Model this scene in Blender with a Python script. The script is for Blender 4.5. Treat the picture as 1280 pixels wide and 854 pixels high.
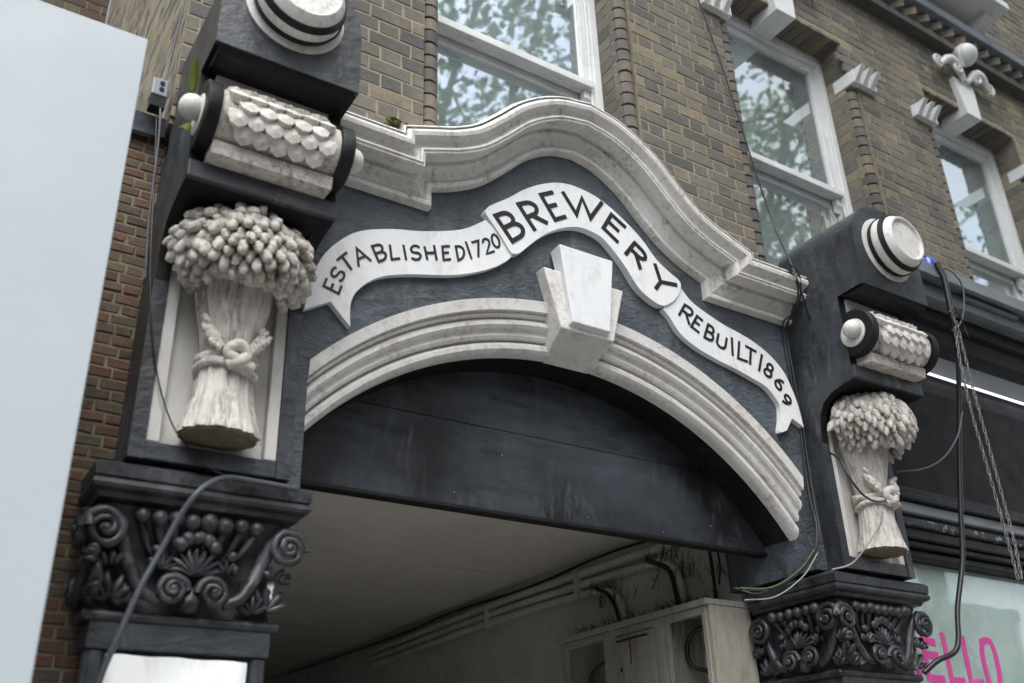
import bpy, bmesh, math, random
from mathutils import Vector, Matrix, Euler
R = math.radians
rnd = random.Random(7)
sc = bpy.context.scene
for o in list(bpy.data.objects): bpy.data.objects.remove(o)

# ------------------------------------------------------------------ camera
cam_d = bpy.data.cameras.new('camera'); cam = bpy.data.objects.new('camera', cam_d)
sc.collection.objects.link(cam); sc.camera = cam
CAM = Vector((0, -3.1, 1.65))
RX = Vector((0.84218718, -0.53843274, -0.02847693)); UP = -Vector((0.21914325, 0.3900716, -0.89432677)); FW = Vector((0.49264286, 0.74695002, 0.44650721))
cam.matrix_world = Matrix(((RX.x, UP.x, -FW.x, CAM.x), (RX.y, UP.y, -FW.y, CAM.y), (RX.z, UP.z, -FW.z, CAM.z), (0, 0, 0, 1)))
cam_d.sensor_fit = 'HORIZONTAL'; cam_d.sensor_width = 36; cam_d.lens = 34.33
cam_d.clip_start = 0.05; cam_d.clip_end = 500
cam_d.dof.use_dof = True; cam_d.dof.focus_distance = 4.5; cam_d.dof.aperture_fstop = 1.7
def frame_px(p):          # image position in a 1280 x 854 frame, for choosing which bricks are in view
    v = Vector(p) - CAM; d = v.dot(FW)
    if d < .1: return None
    return (640 + 1220.6 * v.dot(RX) / d, 427 - 1220.6 * v.dot(UP) / d, d)

# ------------------------------------------------------------------ sky, sun, exposure
w = bpy.data.worlds.new('World'); sc.world = w; w.use_nodes = True
nt = w.node_tree; bg = nt.nodes['Background']
sky = nt.nodes.new('ShaderNodeTexSky'); sky.sky_type = 'NISHITA'; sky.sun_disc = False
SUN_EL, SUN_AZ = R(56), R(205)      # azimuth clockwise from +Y
sky.sun_elevation = SUN_EL; sky.sun_rotation = SUN_AZ; sky.air_density = 1.0; sky.dust_density = 2.0; sky.ozone_density = 1.0
# thin broken cloud: the blue is veiled with white of the same brightness, more in some places than others
tc = nt.nodes.new('ShaderNodeTexCoord'); cn = nt.nodes.new('ShaderNodeTexNoise'); cn.inputs['Scale'].default_value = 2.6; cn.inputs['Detail'].default_value = 6
nt.links.new(tc.outputs['Generated'], cn.inputs['Vector'])
cr_ = nt.nodes.new('ShaderNodeMapRange'); cr_.inputs[1].default_value = .38; cr_.inputs[2].default_value = .62; cr_.inputs[3].default_value = .55; cr_.inputs[4].default_value = 1.0
nt.links.new(cn.outputs['Fac'], cr_.inputs[0])
bw = nt.nodes.new('ShaderNodeRGBToBW'); nt.links.new(sky.outputs[0], bw.inputs[0])
wm = nt.nodes.new('ShaderNodeMix'); wm.data_type = 'RGBA'; wm.blend_type = 'MULTIPLY'; wm.inputs[0].default_value = 1; wm.inputs[7].default_value = (1.25, 1.27, 1.32, 1)
nt.links.new(bw.outputs[0], wm.inputs[6])
cm = nt.nodes.new('ShaderNodeMix'); cm.data_type = 'RGBA'; nt.links.new(cr_.outputs[0], cm.inputs[0]); nt.links.new(sky.outputs[0], cm.inputs[6]); nt.links.new(wm.outputs[2], cm.inputs[7])
nt.links.new(cm.outputs[2], bg.inputs[0]); bg.inputs[1].default_value = 0.15
sd = bpy.data.lights.new('sun', 'SUN'); sd.energy = 1.0; sd.angle = R(40); sd.color = (1, .985, .955)
sun = bpy.data.objects.new('sun', sd); sc.collection.objects.link(sun)
sdir = Vector((math.sin(SUN_AZ) * math.cos(SUN_EL), math.cos(SUN_AZ) * math.cos(SUN_EL), math.sin(SUN_EL)))
sun.rotation_euler = (-sdir).to_track_quat('-Z', 'Y').to_euler()
vs = sc.view_settings; vs.view_transform = 'Standard'; vs.look = 'None'; vs.exposure = 1.28; vs.gamma = 1
sc.render.engine = 'CYCLES'

# ------------------------------------------------------------------ materials
MATS = {}
def newmat(name):
    m = bpy.data.materials.new(name); m.use_nodes = True
    n = m.node_tree.nodes; l = m.node_tree.links
    return m, n, l, n['Principled BSDF']
def mixc(n, l, fac, a, b, mode='MIX'):
    x = n.new('ShaderNodeMix'); x.data_type = 'RGBA'; x.blend_type = mode
    for s, v in ((0, fac), (6, a), (7, b)):
        if hasattr(v, 'links') or isinstance(v, bpy.types.NodeSocket): l.new(v, x.inputs[s])
        elif isinstance(v, (int, float)): x.inputs[s].default_value = v
        else: x.inputs[s].default_value = (*v, 1)
    return x.outputs[2]
def noise(n, l, scale, detail=4, rough=.55, stretch=None, dist=0):
    g = n.new('ShaderNodeNewGeometry'); t = n.new('ShaderNodeTexNoise')
    t.inputs['Scale'].default_value = scale; t.inputs['Detail'].default_value = detail; t.inputs['Roughness'].default_value = rough
    t.inputs['Distortion'].default_value = dist
    if stretch:
        v = n.new('ShaderNodeVectorMath'); v.operation = 'MULTIPLY'; v.inputs[1].default_value = stretch
        l.new(g.outputs['Position'], v.inputs[0]); l.new(v.outputs[0], t.inputs['Vector'])
    else: l.new(g.outputs['Position'], t.inputs['Vector'])
    return t.outputs['Fac']
def ramp(n, l, src, lo, hi, a=0., b=1.):
    r = n.new('ShaderNodeMapRange'); r.inputs[1].default_value = lo; r.inputs[2].default_value = hi
    r.inputs[3].default_value = a; r.inputs[4].default_value = b; l.new(src, r.inputs[0]); return r.outputs[0]
def paint(name, c1, c2, rough=.55, scale=3, dirt=None, damt=.6, dlo=.5, dhi=.7, dscale=2.5, streak=(1, 1, 1), bump=.15, bscale=60, bump2=0, b2scale=12,
          speck=None, spk=.68, metal=0, chips=None, chlo=.66, spec=.4, scratch=None):
    m, n, l, p = newmat(name)
    col = mixc(n, l, ramp(n, l, noise(n, l, scale, 6, .6), .35, .65), c1, c2)
    if dirt:
        f = ramp(n, l, noise(n, l, dscale * 3.2, 9, .72, streak), dlo - .06, dhi - .04, 0, damt)
        f2 = ramp(n, l, noise(n, l, dscale * .55, 4, .6, streak), .40, .62, .12, 1)
        mu = n.new('ShaderNodeMath'); mu.operation = 'MULTIPLY'; l.new(f, mu.inputs[0]); l.new(f2, mu.inputs[1])
        col = mixc(n, l, mu.outputs[0], col, dirt)
    if chips:
        f = ramp(n, l, noise(n, l, 26, 5, .7, streak), chlo, chlo + .03)
        col = mixc(n, l, f, col, chips)
    if scratch:
        f = ramp(n, l, noise(n, l, 7, 10, .8, (1, 1, .3), .8), .53, .63, 0, .55)
        f2 = ramp(n, l, noise(n, l, 2.6, 4), .42, .62, .1, 1)
        mu = n.new('ShaderNodeMath'); mu.operation = 'MULTIPLY'; l.new(f, mu.inputs[0]); l.new(f2, mu.inputs[1])
        col = mixc(n, l, mu.outputs[0], col, scratch)
    if speck:
        f = ramp(n, l, noise(n, l, 55, 3, .6), spk, spk + .06, 0, .8)
        col = mixc(n, l, f, col, speck)
    l.new(col, p.inputs['Base Color'])
    l.new(ramp(n, l, noise(n, l, scale * 4, 4), .3, .7, rough - .1, rough + .12), p.inputs['Roughness'])
    p.inputs['Metallic'].default_value = metal; p.inputs['Specular IOR Level'].default_value = spec
    b = n.new('ShaderNodeBump'); b.inputs['Strength'].default_value = bump; b.inputs['Distance'].default_value = .004
    l.new(noise(n, l, bscale, 6, .65), b.inputs['Height'])
    last = b
    if bump2:
        b2 = n.new('ShaderNodeBump'); b2.inputs['Strength'].default_value = bump2; b2.inputs['Distance'].default_value = .02
        l.new(noise(n, l, b2scale, 5, .6, (1, 1, 1.8), .6), b2.inputs['Height']); l.new(b.outputs[0], b2.inputs['Normal']); last = b2
    l.new(last.outputs[0], p.inputs['Normal'])
    MATS[name] = m; return m
def brickmat(name, stops, attr, mort, scale=1):
    m, n, l, p = newmat(name)
    if attr:
        a = n.new('ShaderNodeAttribute'); a.attribute_name = 'tone'; src = a.outputs['Fac']
    else:
        a = n.new('ShaderNodeObjectInfo'); src = a.outputs['Random']
    cr = n.new('ShaderNodeValToRGB'); e = cr.color_ramp.elements
    e[0].position = 0; e[0].color = (*stops[0], 1); e[1].position = 1; e[1].color = (*stops[-1], 1)
    for i, s in enumerate(stops[1:-1]):
        x = e.new((i + 1) / (len(stops) - 1)); x.color = (*s, 1)
    l.new(src, cr.inputs[0])
    col = mixc(n, l, ramp(n, l, noise(n, l, 30 * scale, 5, .7), .4, .75, 0, .55), cr.outputs[0], tuple(c * .45 for c in stops[0]))
    col = mixc(n, l, ramp(n, l, noise(n, l, 60 * scale, 4, .7), .56, .68, 0, .6), col, mort)
    col = mixc(n, l, ramp(n, l, noise(n, l, 1.1, 5, .6), .5, .68, 0, .5), col, tuple(c * .5 for c in stops[0]))
    col = mixc(n, l, ramp(n, l, noise(n, l, 2.3, 4, .6, (1, 1, .7)), .52, .7, 0, .45), col, tuple(c * 1.15 for c in stops[-1]))
    l.new(col, p.inputs['Base Color']); p.inputs['Roughness'].default_value = .9
    b = n.new('ShaderNodeBump'); b.inputs['Strength'].default_value = .5; b.inputs['Distance'].default_value = .005
    l.new(noise(n, l, 110, 6, .7), b.inputs['Height']); l.new(b.outputs[0], p.inputs['Normal'])
    MATS[name] = m; return m
def flat(name, c, rough=.5, metal=0, emit=0, spec=.5):
    m, n, l, p = newmat(name); p.inputs['Base Color'].default_value = (*c, 1); p.inputs['Roughness'].default_value = rough; p.inputs['Metallic'].default_value = metal
    p.inputs['Specular IOR Level'].default_value = spec
    if emit: p.inputs['Emission Color'].default_value = (*c, 1); p.inputs['Emission Strength'].default_value = emit
    MATS[name] = m; return m
def glassmat(name, tint, refl, wave=.0, veil=0.):
    m, n, l, p = newmat(name); n.remove(p)
    g = n.new('ShaderNodeBsdfGlossy'); g.inputs['Roughness'].default_value = .02; g.inputs[0].default_value = (.93, .97, 1, 1)
    t = n.new('ShaderNodeBsdfTransparent'); t.inputs[0].default_value = (*tint, 1)
    x = n.new('ShaderNodeMixShader'); lw = n.new('ShaderNodeLayerWeight'); lw.inputs[0].default_value = .5
    pw_ = n.new('ShaderNodeMath'); pw_.operation = 'POWER'; pw_.inputs[1].default_value = 4; l.new(lw.outputs['Facing'], pw_.inputs[0])
    ad = n.new('ShaderNodeMath'); ad.operation = 'ADD'; ad.use_clamp = True; ad.inputs[1].default_value = refl
    l.new(pw_.outputs[0], ad.inputs[0]); l.new(ad.outputs[0], x.inputs[0]); l.new(t.outputs[0], x.inputs[1]); l.new(g.outputs[0], x.inputs[2])
    if wave:
        b = n.new('ShaderNodeBump'); b.inputs['Strength'].default_value = wave; b.inputs['Distance'].default_value = .01
        l.new(noise(n, l, 3.5, 2), b.inputs['Height']); l.new(b.outputs[0], g.inputs['Normal'])
    df = n.new('ShaderNodeBsdfDiffuse'); df.inputs[0].default_value = (.70, .78, .80, 1); x2 = n.new('ShaderNodeMixShader'); x2.inputs[0].default_value = veil  # pale diffuse haze painted over the pane to lift its brightness
    l.new(x.outputs[0], x2.inputs[1]); l.new(df.outputs[0], x2.inputs[2])
    l.new(x2.outputs[0], n['Material Output'].inputs[0]); MATS[name] = m; return m

paint('slate', (.070, .086, .102), (.10, .118, .136), .55, 2.5, scratch=(.17, .18, .19), dirt=(.022, .024, .027), damt=.85, dlo=.46, dhi=.66, dscale=2.2, streak=(1, 1, .6), bump=.35, bscale=70, bump2=.8, b2scale=16, speck=(.2, .22, .24), spk=.70)
paint('pillar_paint', (.017, .019, .022), (.052, .060, .069), .38, 3.0, spec=.5, scratch=(.17, .175, .18), dirt=(.013, .013, .014), damt=.9, dlo=.46, dhi=.66, dscale=4, streak=(1, 1, .35), bump=.3, bscale=60, bump2=.3, b2scale=10, speck=(.22, .22, .22), spk=.715)
paint('black_paint', (.006, .006, .0065), (.012, .012, .013), .5, 6, spec=.25, dirt=(.05, .045, .04), damt=.5, dlo=.58, dhi=.75, dscale=7, bump=.35, bscale=50, speck=(.12, .1, .08), spk=.72)
paint('capital_paint', (.013, .014, .016), (.055, .060, .066), .42, 11, spec=.5, scratch=(.13, .135, .14), dirt=(.009, .009, .009), damt=.9, dlo=.48, dhi=.62, dscale=8, bump=.45, bscale=70, speck=(.15, .15, .15), spk=.73)
paint('board_paint', (.010, .011, .012), (.066, .076, .09), .42, 1.5, spec=.3, scratch=(.10, .105, .11), dirt=(.009, .009, .009), damt=.9, dlo=.48, dhi=.68, dscale=2, streak=(.6, 1, 3), bump=.25, bscale=45, bump2=.15, b2scale=8, speck=(.10, .11, .13), spk=.74)  # bluish sheen patches painted in as the second tone, with streaked weathering
paint('banner_white', (.70, .715, .72), (.78, .785, .78), .5, 2, dirt=(.36, .33, .28), damt=.5, dlo=.55, dhi=.72, dscale=6, streak=(1, 1, .5), bump=.2, bscale=60, bump2=.08, b2scale=18, speck=(.35, .31, .26), spk=.735)
paint('cornice_white', (.70, .69, .665), (.63, .605, .56), .6, 5, dirt=(.17, .135, .09), damt=.8, dlo=.54, dhi=.70, dscale=11, bump=.4, bscale=70, bump2=.12, b2scale=20, speck=(.10, .085, .06), spk=.7)
paint('mould_white', (.72, .71, .685), (.64, .615, .575), .55, 4, dirt=(.24, .19, .135), damt=.75, dlo=.54, dhi=.72, dscale=10, bump=.25, bscale=60, speck=(.2, .17, .13), spk=.735)
paint('carved_stone', (.66, .63, .585), (.52, .475, .415), .7, 14, dirt=(.085, .065, .045), damt=.85, dlo=.50, dhi=.66, dscale=18, bump=.7, bscale=90, bump2=.4, b2scale=35)
paint('scale_stone', (.68, .66, .62), (.55, .515, .46), .65, 12, dirt=(.14, .11, .08), damt=.6, dlo=.54, dhi=.7, dscale=14, bump=.35, bscale=90)
paint('straw_stone', (.66, .635, .595), (.52, .48, .42), .7, 14, dirt=(.10, .08, .055), damt=.8, dlo=.5, dhi=.66, dscale=14, streak=(2.2, 2.2, .10), bump=.7, bscale=90, bump2=.3, b2scale=35)
paint('bare_stone', (.20, .16, .11), (.13, .105, .07), .9, 16, dirt=(.05, .04, .03), damt=.7, dscale=25, bump=.9, bscale=70)
paint('niche_white', (.62, .61, .585), (.55, .53, .495), .6, 6, dirt=(.26, .21, .155), damt=.5, dlo=.48, dhi=.72, dscale=9, streak=(1, 1, .3), bump=.35, bscale=60, speck=(.2, .16, .12), spk=.72)
STOCK = [(.085, .082, .078), (.13, .122, .108), (.16, .146, .122), (.185, .165, .13), (.118, .111, .10), (.155, .14, .116), (.26, .212, .138)]
REDS = [(.055, .042, .034), (.10, .048, .034), (.14, .062, .043), (.09, .075, .055), (.125, .056, .04), (.12, .10, .065)]
for nm, st, mo in (('stock', STOCK, (.20, .17, .115)), ('red', REDS, (.22, .19, .13))):
    brickmat(nm + '_brick', st, False, mo); brickmat(nm + '_brick_mass', st, True, mo)
paint('stock_mortar', (.32, .277, .195), (.24, .207, .148), .95, 8, dirt=(.10, .085, .06), damt=.6, dscale=6, bump=.8, bscale=90)
paint('red_mortar', (.25, .215, .13), (.15, .145, .08), .95, 8, dirt=(.05, .055, .03), damt=.7, dscale=6, bump=.8, bscale=90)
paint('dark_backing', (.05, .042, .032), (.03, .026, .02), .95, 8, bump=.6, bscale=90)
paint('lead', (.10, .115, .13), (.17, .19, .21), .45, 5, dirt=(.05, .05, .05), damt=.6, dscale=8, bump=.3, bscale=30, metal=.3)
paint('stone_blue', (.19, .22, .245), (.14, .16, .18), .7, 5, dirt=(.06, .06, .055), damt=.5, dscale=8, bump=.3, bscale=50)
paint('frame_white', (.72, .73, .72), (.62, .63, .62), .4, 3, dirt=(.35, .33, .29), damt=.4, dlo=.52, dhi=.75, dscale=8, bump=.1, bscale=60)
paint('board_white', (.405, .45, .475), (.42, .462, .485), .5, 1.2, dirt=(.36, .40, .42), damt=.5, dlo=.45, dhi=.75, dscale=1.5, bump=.25, bscale=150, speck=(.3, .31, .32), spk=.76)
paint('plaster', (.62, .61, .58), (.52, .51, .485), .85, 3, dirt=(.25, .24, .22), damt=.6, dlo=.5, dhi=.75, dscale=2, bump=.6, bscale=60, bump2=.3, b2scale=25)
paint('ceiling_paint', (.70, .67, .61), (.63, .60, .545), .7, 1.5, dirt=(.45, .42, .37), damt=.4, dscale=2, bump=.1, bscale=40, speck=(.1, .09, .08), spk=.75)
paint('cabinet_paint', (.38, .365, .315), (.31, .295, .245), .55, 4, dirt=(.10, .08, .055), damt=.8, dlo=.50, dhi=.7, dscale=6, streak=(1.5, 1.5, .3), bump=.2, bscale=50)
paint('pipe_paint', (.66, .64, .60), (.54, .525, .49), .6, 6, dirt=(.07, .065, .06), damt=.6, dscale=12, bump=.2)
paint('shop_black', (.005, .0055, .006), (.010, .011, .012), .4, 4, spec=.2, bump=.1, bscale=30)
paint('shop_panel', (.005, .0065, .007), (.008, .009, .0095), .45, 2, spec=.12, bump=.03, bscale=20)
paint('shop_grey', (.15, .17, .185), (.20, .22, .235), .5, 3, dirt=(.04, .045, .05), damt=.6, dscale=4, streak=(.4, 1, 1), bump=.25, bscale=60)
paint('shop_flake', (.015, .016, .018), (.03, .032, .034), .6, 6, bump=.4, bscale=40, chips=(.24, .26, .27), chlo=.57)
paint('shop_film', (.53, .59, .57), (.59, .65, .63), .25, 1.3, dirt=(.22, .27, .23), damt=.6, dlo=.45, dhi=.7, dscale=1.3, bump=0.02)
paint('asphalt', (.05, .05, .052), (.065, .065, .066), .9, 8, bump=.5, bscale=150)
paint('paving', (.33, .32, .30), (.27, .262, .248), .85, 4, dirt=(.12, .115, .1), damt=.5, dscale=3, bump=.4, bscale=90)
paint('twig', (.022, .018, .014), (.04, .033, .025), .9, 9)
paint('dry_grass', (.30, .27, .19), (.22, .19, .12), .9, 9)
paint('moss', (.07, .085, .025), (.11, .12, .04), .95, 30, bump=.8, bscale=120)
paint('bark', (.13, .11, .085), (.21, .19, .14), .9, 5, bump=.6, bscale=20)
paint('rust_steel', (.30, .29, .275), (.20, .18, .165), .5, 20, metal=.3, bump=.2)
flat('letter_black', (.008, .008, .009), .45); flat('rubber', (.014, .014, .015), .4); flat('grey_rubber', (.06, .066, .075), .5); flat('pale_wire', (.27, .27, .25), .5); flat('green_wire', (.06, .095, .028), .5)
flat('dark_inside', (.012, .013, .014), .9); flat('pane_backing', (.74, .77, .78), .8); flat('teal_blind', (.48, .76, .74), .8); flat('grey_blind', (.80, .85, .84), .7); flat('room_blue', (.55, .66, .71), .9)
flat('pink', (.92, .07, .42), .45); flat('strip', (.93, .9, 1.), .5, emit=.7); flat('blue_lamp', (.02, .07, .45), .12); flat('meter_grey', (.35, .35, .34), .4); flat('meter_board', (.30, .19, .09), .7); flat('meter_yellow', (.62, .55, .04), .5)
flat('socket_grey', (.2, .23, .25), .4); flat('brown_stain', (.09, .05, .03), .8)
glassmat('window_glass', (.94, .98, .98), .45, .07, .09); glassmat('shop_glass', (.95, .98, .97), .02, .05)
def leafmat(name, c, c2):
    m, n, l, p = newmat(name)
    g = n.new('ShaderNodeObjectInfo'); col = mixc(n, l, ramp(n, l, noise(n, l, .9, 3), .35, .65), c, c2)
    l.new(col, p.inputs['Base Color']); p.inputs['Roughness'].default_value = .6
    t = n.new('ShaderNodeBsdfTranslucent'); l.new(col, t.inputs[0]); x = n.new('ShaderNodeMixShader'); x.inputs[0].default_value = .6
    l.new(p.outputs[0], x.inputs[1]); l.new(t.outputs[0], x.inputs[2]); l.new(x.outputs[0], n['Material Output'].inputs[0]); MATS[name] = m
leafmat('foliage', (.085, .135, .055), (.12, .17, .075)); leafmat('weed_leaf', (.17, .22, .02), (.24, .27, .04))

# ------------------------------------------------------------------ helpers
col = sc.collection
def link(o): col.objects.link(o); return o
ROOTLOC = {}
def thing(name, label, cat, loc=(0, 0, 0), group=None):
    o = bpy.data.objects.new(name, None); link(o); o.location = loc; o.empty_display_size = .1
    o['label'] = label; o['category'] = cat
    if group: o['group'] = group
    return o
def tag(o, label, cat=None, group=None, kind=None):
    if label: o['label'] = label
    if cat: o['category'] = cat
    if group: o['group'] = group
    if kind: o['kind'] = kind
    return o
def par(o, p):
    o.parent = p
    if p.type == 'EMPTY': o.matrix_parent_inverse = Matrix.Translation(-p.location)
    return o
class MB:
    def __init__(s): s.v = []; s.f = []
    def add(s, vs, fs):
        b = len(s.v); s.v += [tuple(x) for x in vs]; s.f += [tuple(b + i for i in q) for q in fs]; return s
    def box(s, x0, x1, y0, y1, z0, z1):
        return s.add([(x, y, z) for x in (x0, x1) for y in (y0, y1) for z in (z0, z1)],
                     [(0, 1, 3, 2), (4, 6, 7, 5), (0, 4, 5, 1), (2, 3, 7, 6), (0, 2, 6, 4), (1, 5, 7, 3)])
    def prism(s, poly, axis, a, b):       # poly in the two other axes (in xyz order); extruded from a to b
        n = len(poly)
        def P(p, t): return (t, p[0], p[1]) if axis == 0 else ((p[0], t, p[1]) if axis == 1 else (p[0], p[1], t))
        vs = [P(p, a) for p in poly] + [P(p, b) for p in poly]
        fs = [tuple(range(n)), tuple(range(2 * n - 1, n - 1, -1))] + [(i, n + i, n + (i + 1) % n, (i + 1) % n) for i in range(n)]
        return s.add(vs, fs)
    def tube(s, path, r, seg=8, cap=True):
        path = [Vector(p) for p in path]; n = len(path)
        rr = r if isinstance(r, (list, tuple)) else [r] * n
        t0 = (path[1] - path[0]).normalized(); u = t0.orthogonal().normalized(); vs = []
        for i, p in enumerate(path):
            t = ((path[min(i + 1, n - 1)] - path[max(i - 1, 0)])).normalized()
            u = (u - t * u.dot(t)).normalized(); v = t.cross(u)
            vs += [p + (u * math.cos(2 * math.pi * k / seg) + v * math.sin(2 * math.pi * k / seg)) * rr[i] for k in range(seg)]
        fs = [(i * seg + k, i * seg + (k + 1) % seg, (i + 1) * seg + (k + 1) % seg, (i + 1) * seg + k) for i in range(n - 1) for k in range(seg)]
        if cap: fs += [tuple(range(seg - 1, -1, -1)), tuple(range((n - 1) * seg, n * seg))]
        return s.add(vs, fs)
    def ell(s, c, r, seg=12, ring=8, rot=None, jit=0, rn=None):
        vs = []; c = Vector(c); rot = rot or Matrix.Identity(3)
        for i in range(1, ring):
            th = math.pi * i / ring
            for k in range(seg):
                ph = 2 * math.pi * k / seg; j = 1 + (rn.uniform(-jit, jit) if rn else 0)
                vs.append(c + rot @ Vector((r[0] * math.sin(th) * math.cos(ph) * j, r[1] * math.sin(th) * math.sin(ph) * j, r[2] * math.cos(th) * j)))
        vs += [c + rot @ Vector((0, 0, r[2])), c + rot @ Vector((0, 0, -r[2]))]; T = len(vs) - 2; B = T + 1
        fs = [(i * seg + k, (i + 1) * seg + k, (i + 1) * seg + (k + 1) % seg, i * seg + (k + 1) % seg) for i in range(ring - 2) for k in range(seg)]
        fs += [(T, k, (k + 1) % seg) for k in range(seg)] + [(B, (ring - 2) * seg + (k + 1) % seg, (ring - 2) * seg + k) for k in range(seg)]
        return s.add(vs, fs)
    def lathe(s, prof, c, axis, seg=32, closed=False, mod=None):    # prof: (radius, distance along axis)
        vs = []; c = Vector(c)
        for j, (r, h) in enumerate(prof):
            for k in range(seg):
                a = 2 * math.pi * k / seg; q = r * (mod(a, j) if mod else 1); e, f2 = q * math.cos(a), q * math.sin(a)
                vs.append(c + Vector((h, e, f2) if axis == 0 else ((e, h, f2) if axis == 1 else (e, f2, h))))
        n = len(prof)
        fs = [(j * seg + k, j * seg + (k + 1) % seg, (j + 1) * seg + (k + 1) % seg, (j + 1) * seg + k) for j in range(n - 1) for k in range(seg)]
        fs += [tuple(range(seg)), tuple(range((n - 1) * seg, n * seg))]
        return s.add(vs, fs)
    def loft(s, rows):                   # rows of equal length
        n = len(rows[0]); vs = [p for r in rows for p in r]
        return s.add(vs, [(i * n + k, i * n + k + 1, (i + 1) * n + k + 1, (i + 1) * n + k) for i in range(len(rows) - 1) for k in range(n - 1)])
    def mesh(s, name, mat=None, smooth=None, bevel=0):
        me = bpy.data.meshes.new(name); me.from_pydata(s.v, [], s.f); me.validate()
        bm = bmesh.new(); bm.from_mesh(me)
        if bevel:
            bmesh.ops.remove_doubles(bm, verts=bm.verts, dist=1e-5)
            es = [e for e in bm.edges if len(e.link_faces) == 2 and e.calc_face_angle(0) > .5]
            bmesh.ops.bevel(bm, geom=es, offset=bevel, segments=2, profile=.5, affect='EDGES', clamp_overlap=True)
        bmesh.ops.recalc_face_normals(bm, faces=bm.faces)
        bm.to_mesh(me); bm.free()
        if mat: me.materials.append(MATS[mat])
        if smooth:
            me.shade_smooth(); me.set_sharp_from_angle(angle=R(smooth))
        return me
    def build(s, name, mat, parent=None, smooth=None, bevel=0):
        o = link(bpy.data.objects.new(name, s.mesh(name, mat, smooth, bevel)))
        if parent: par(o, parent)
        return o
def inst(name, me, parent, mw):
    o = link(bpy.data.objects.new(name, me)); o.matrix_basis = mw
    if parent: par(o, parent)
    return o
def smooth_path(pts, sub=6, closed=False, corners=()):
    P = [Vector(p) for p in pts]; n = len(P); out = []
    rng = range(n if closed else n - 1)
    for i in rng:
        p1, p2 = P[i], P[(i + 1) % n]
        p0 = P[i - 1] if (closed or i > 0) and i not in corners else p1 * 2 - p2
        j = (i + 1) % n
        p3 = P[(i + 2) % n] if (closed or i + 2 < n) and j not in corners else p2 * 2 - p1
        for k in range(sub):
            t = k / sub
            out.append(.5 * ((2 * p1) + (p2 - p0) * t + (2 * p0 - 5 * p1 + 4 * p2 - p3) * t * t + (3 * p1 - p0 - 3 * p2 + p3) * t ** 3))
    if not closed: out.append(P[-1])
    return out
# ------------------------------------------------------------------ measured outlines (metres; facade plane x, z)
BAN_L = ([(1.108,3.395),(1.209,3.456),(1.294,3.37),(1.292,3.472),(1.325,3.545),(1.404,3.618),(1.529,3.669),(1.752,3.731),(1.91,3.804),(2.006,3.873),(2.045,3.918),(1.993,3.997),(1.907,4.057),(1.784,3.967),(1.599,3.898),(1.453,3.861),(1.314,3.805),(1.223,3.724),(1.162,3.632),(1.125,3.509)], [0,1,2,10,12])
BAN_M = ([(1.905,4.103),(1.927,4.134),(2.024,4.209),(2.114,4.288),(2.219,4.357),(2.325,4.402),(2.421,4.413),(2.54,4.396),(2.659,4.343),(2.796,4.248),(2.887,4.149),(2.972,4.095),(3.027,4.065),(3.032,4.026),(2.993,3.957),(2.934,3.906),(2.888,3.889),(2.832,3.903),(2.752,3.951),(2.667,4.064),(2.568,4.158),(2.499,4.181),(2.427,4.183),(2.356,4.162),(2.274,4.118),(2.192,4.054),(2.124,3.984),(2.079,3.936),(2.047,3.921),(2.026,3.927),(1.966,4.008),(1.905,4.081)], [])
BAN_R = ([(3.014,4.062),(3.05,4.023),(3.106,3.971),(3.197,3.932),(3.313,3.894),(3.447,3.866),(3.554,3.829),(3.638,3.78),(3.705,3.714),(3.741,3.631),(3.765,3.555),(3.781,3.431),(3.704,3.465),(3.652,3.39),(3.598,3.371),(3.618,3.439),(3.629,3.515),(3.597,3.565),(3.546,3.607),(3.459,3.632),(3.353,3.658),(3.223,3.683),(3.097,3.718),(3.0,3.77),(2.947,3.839),(2.907,3.877)], [0,11,12,13,25])
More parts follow.
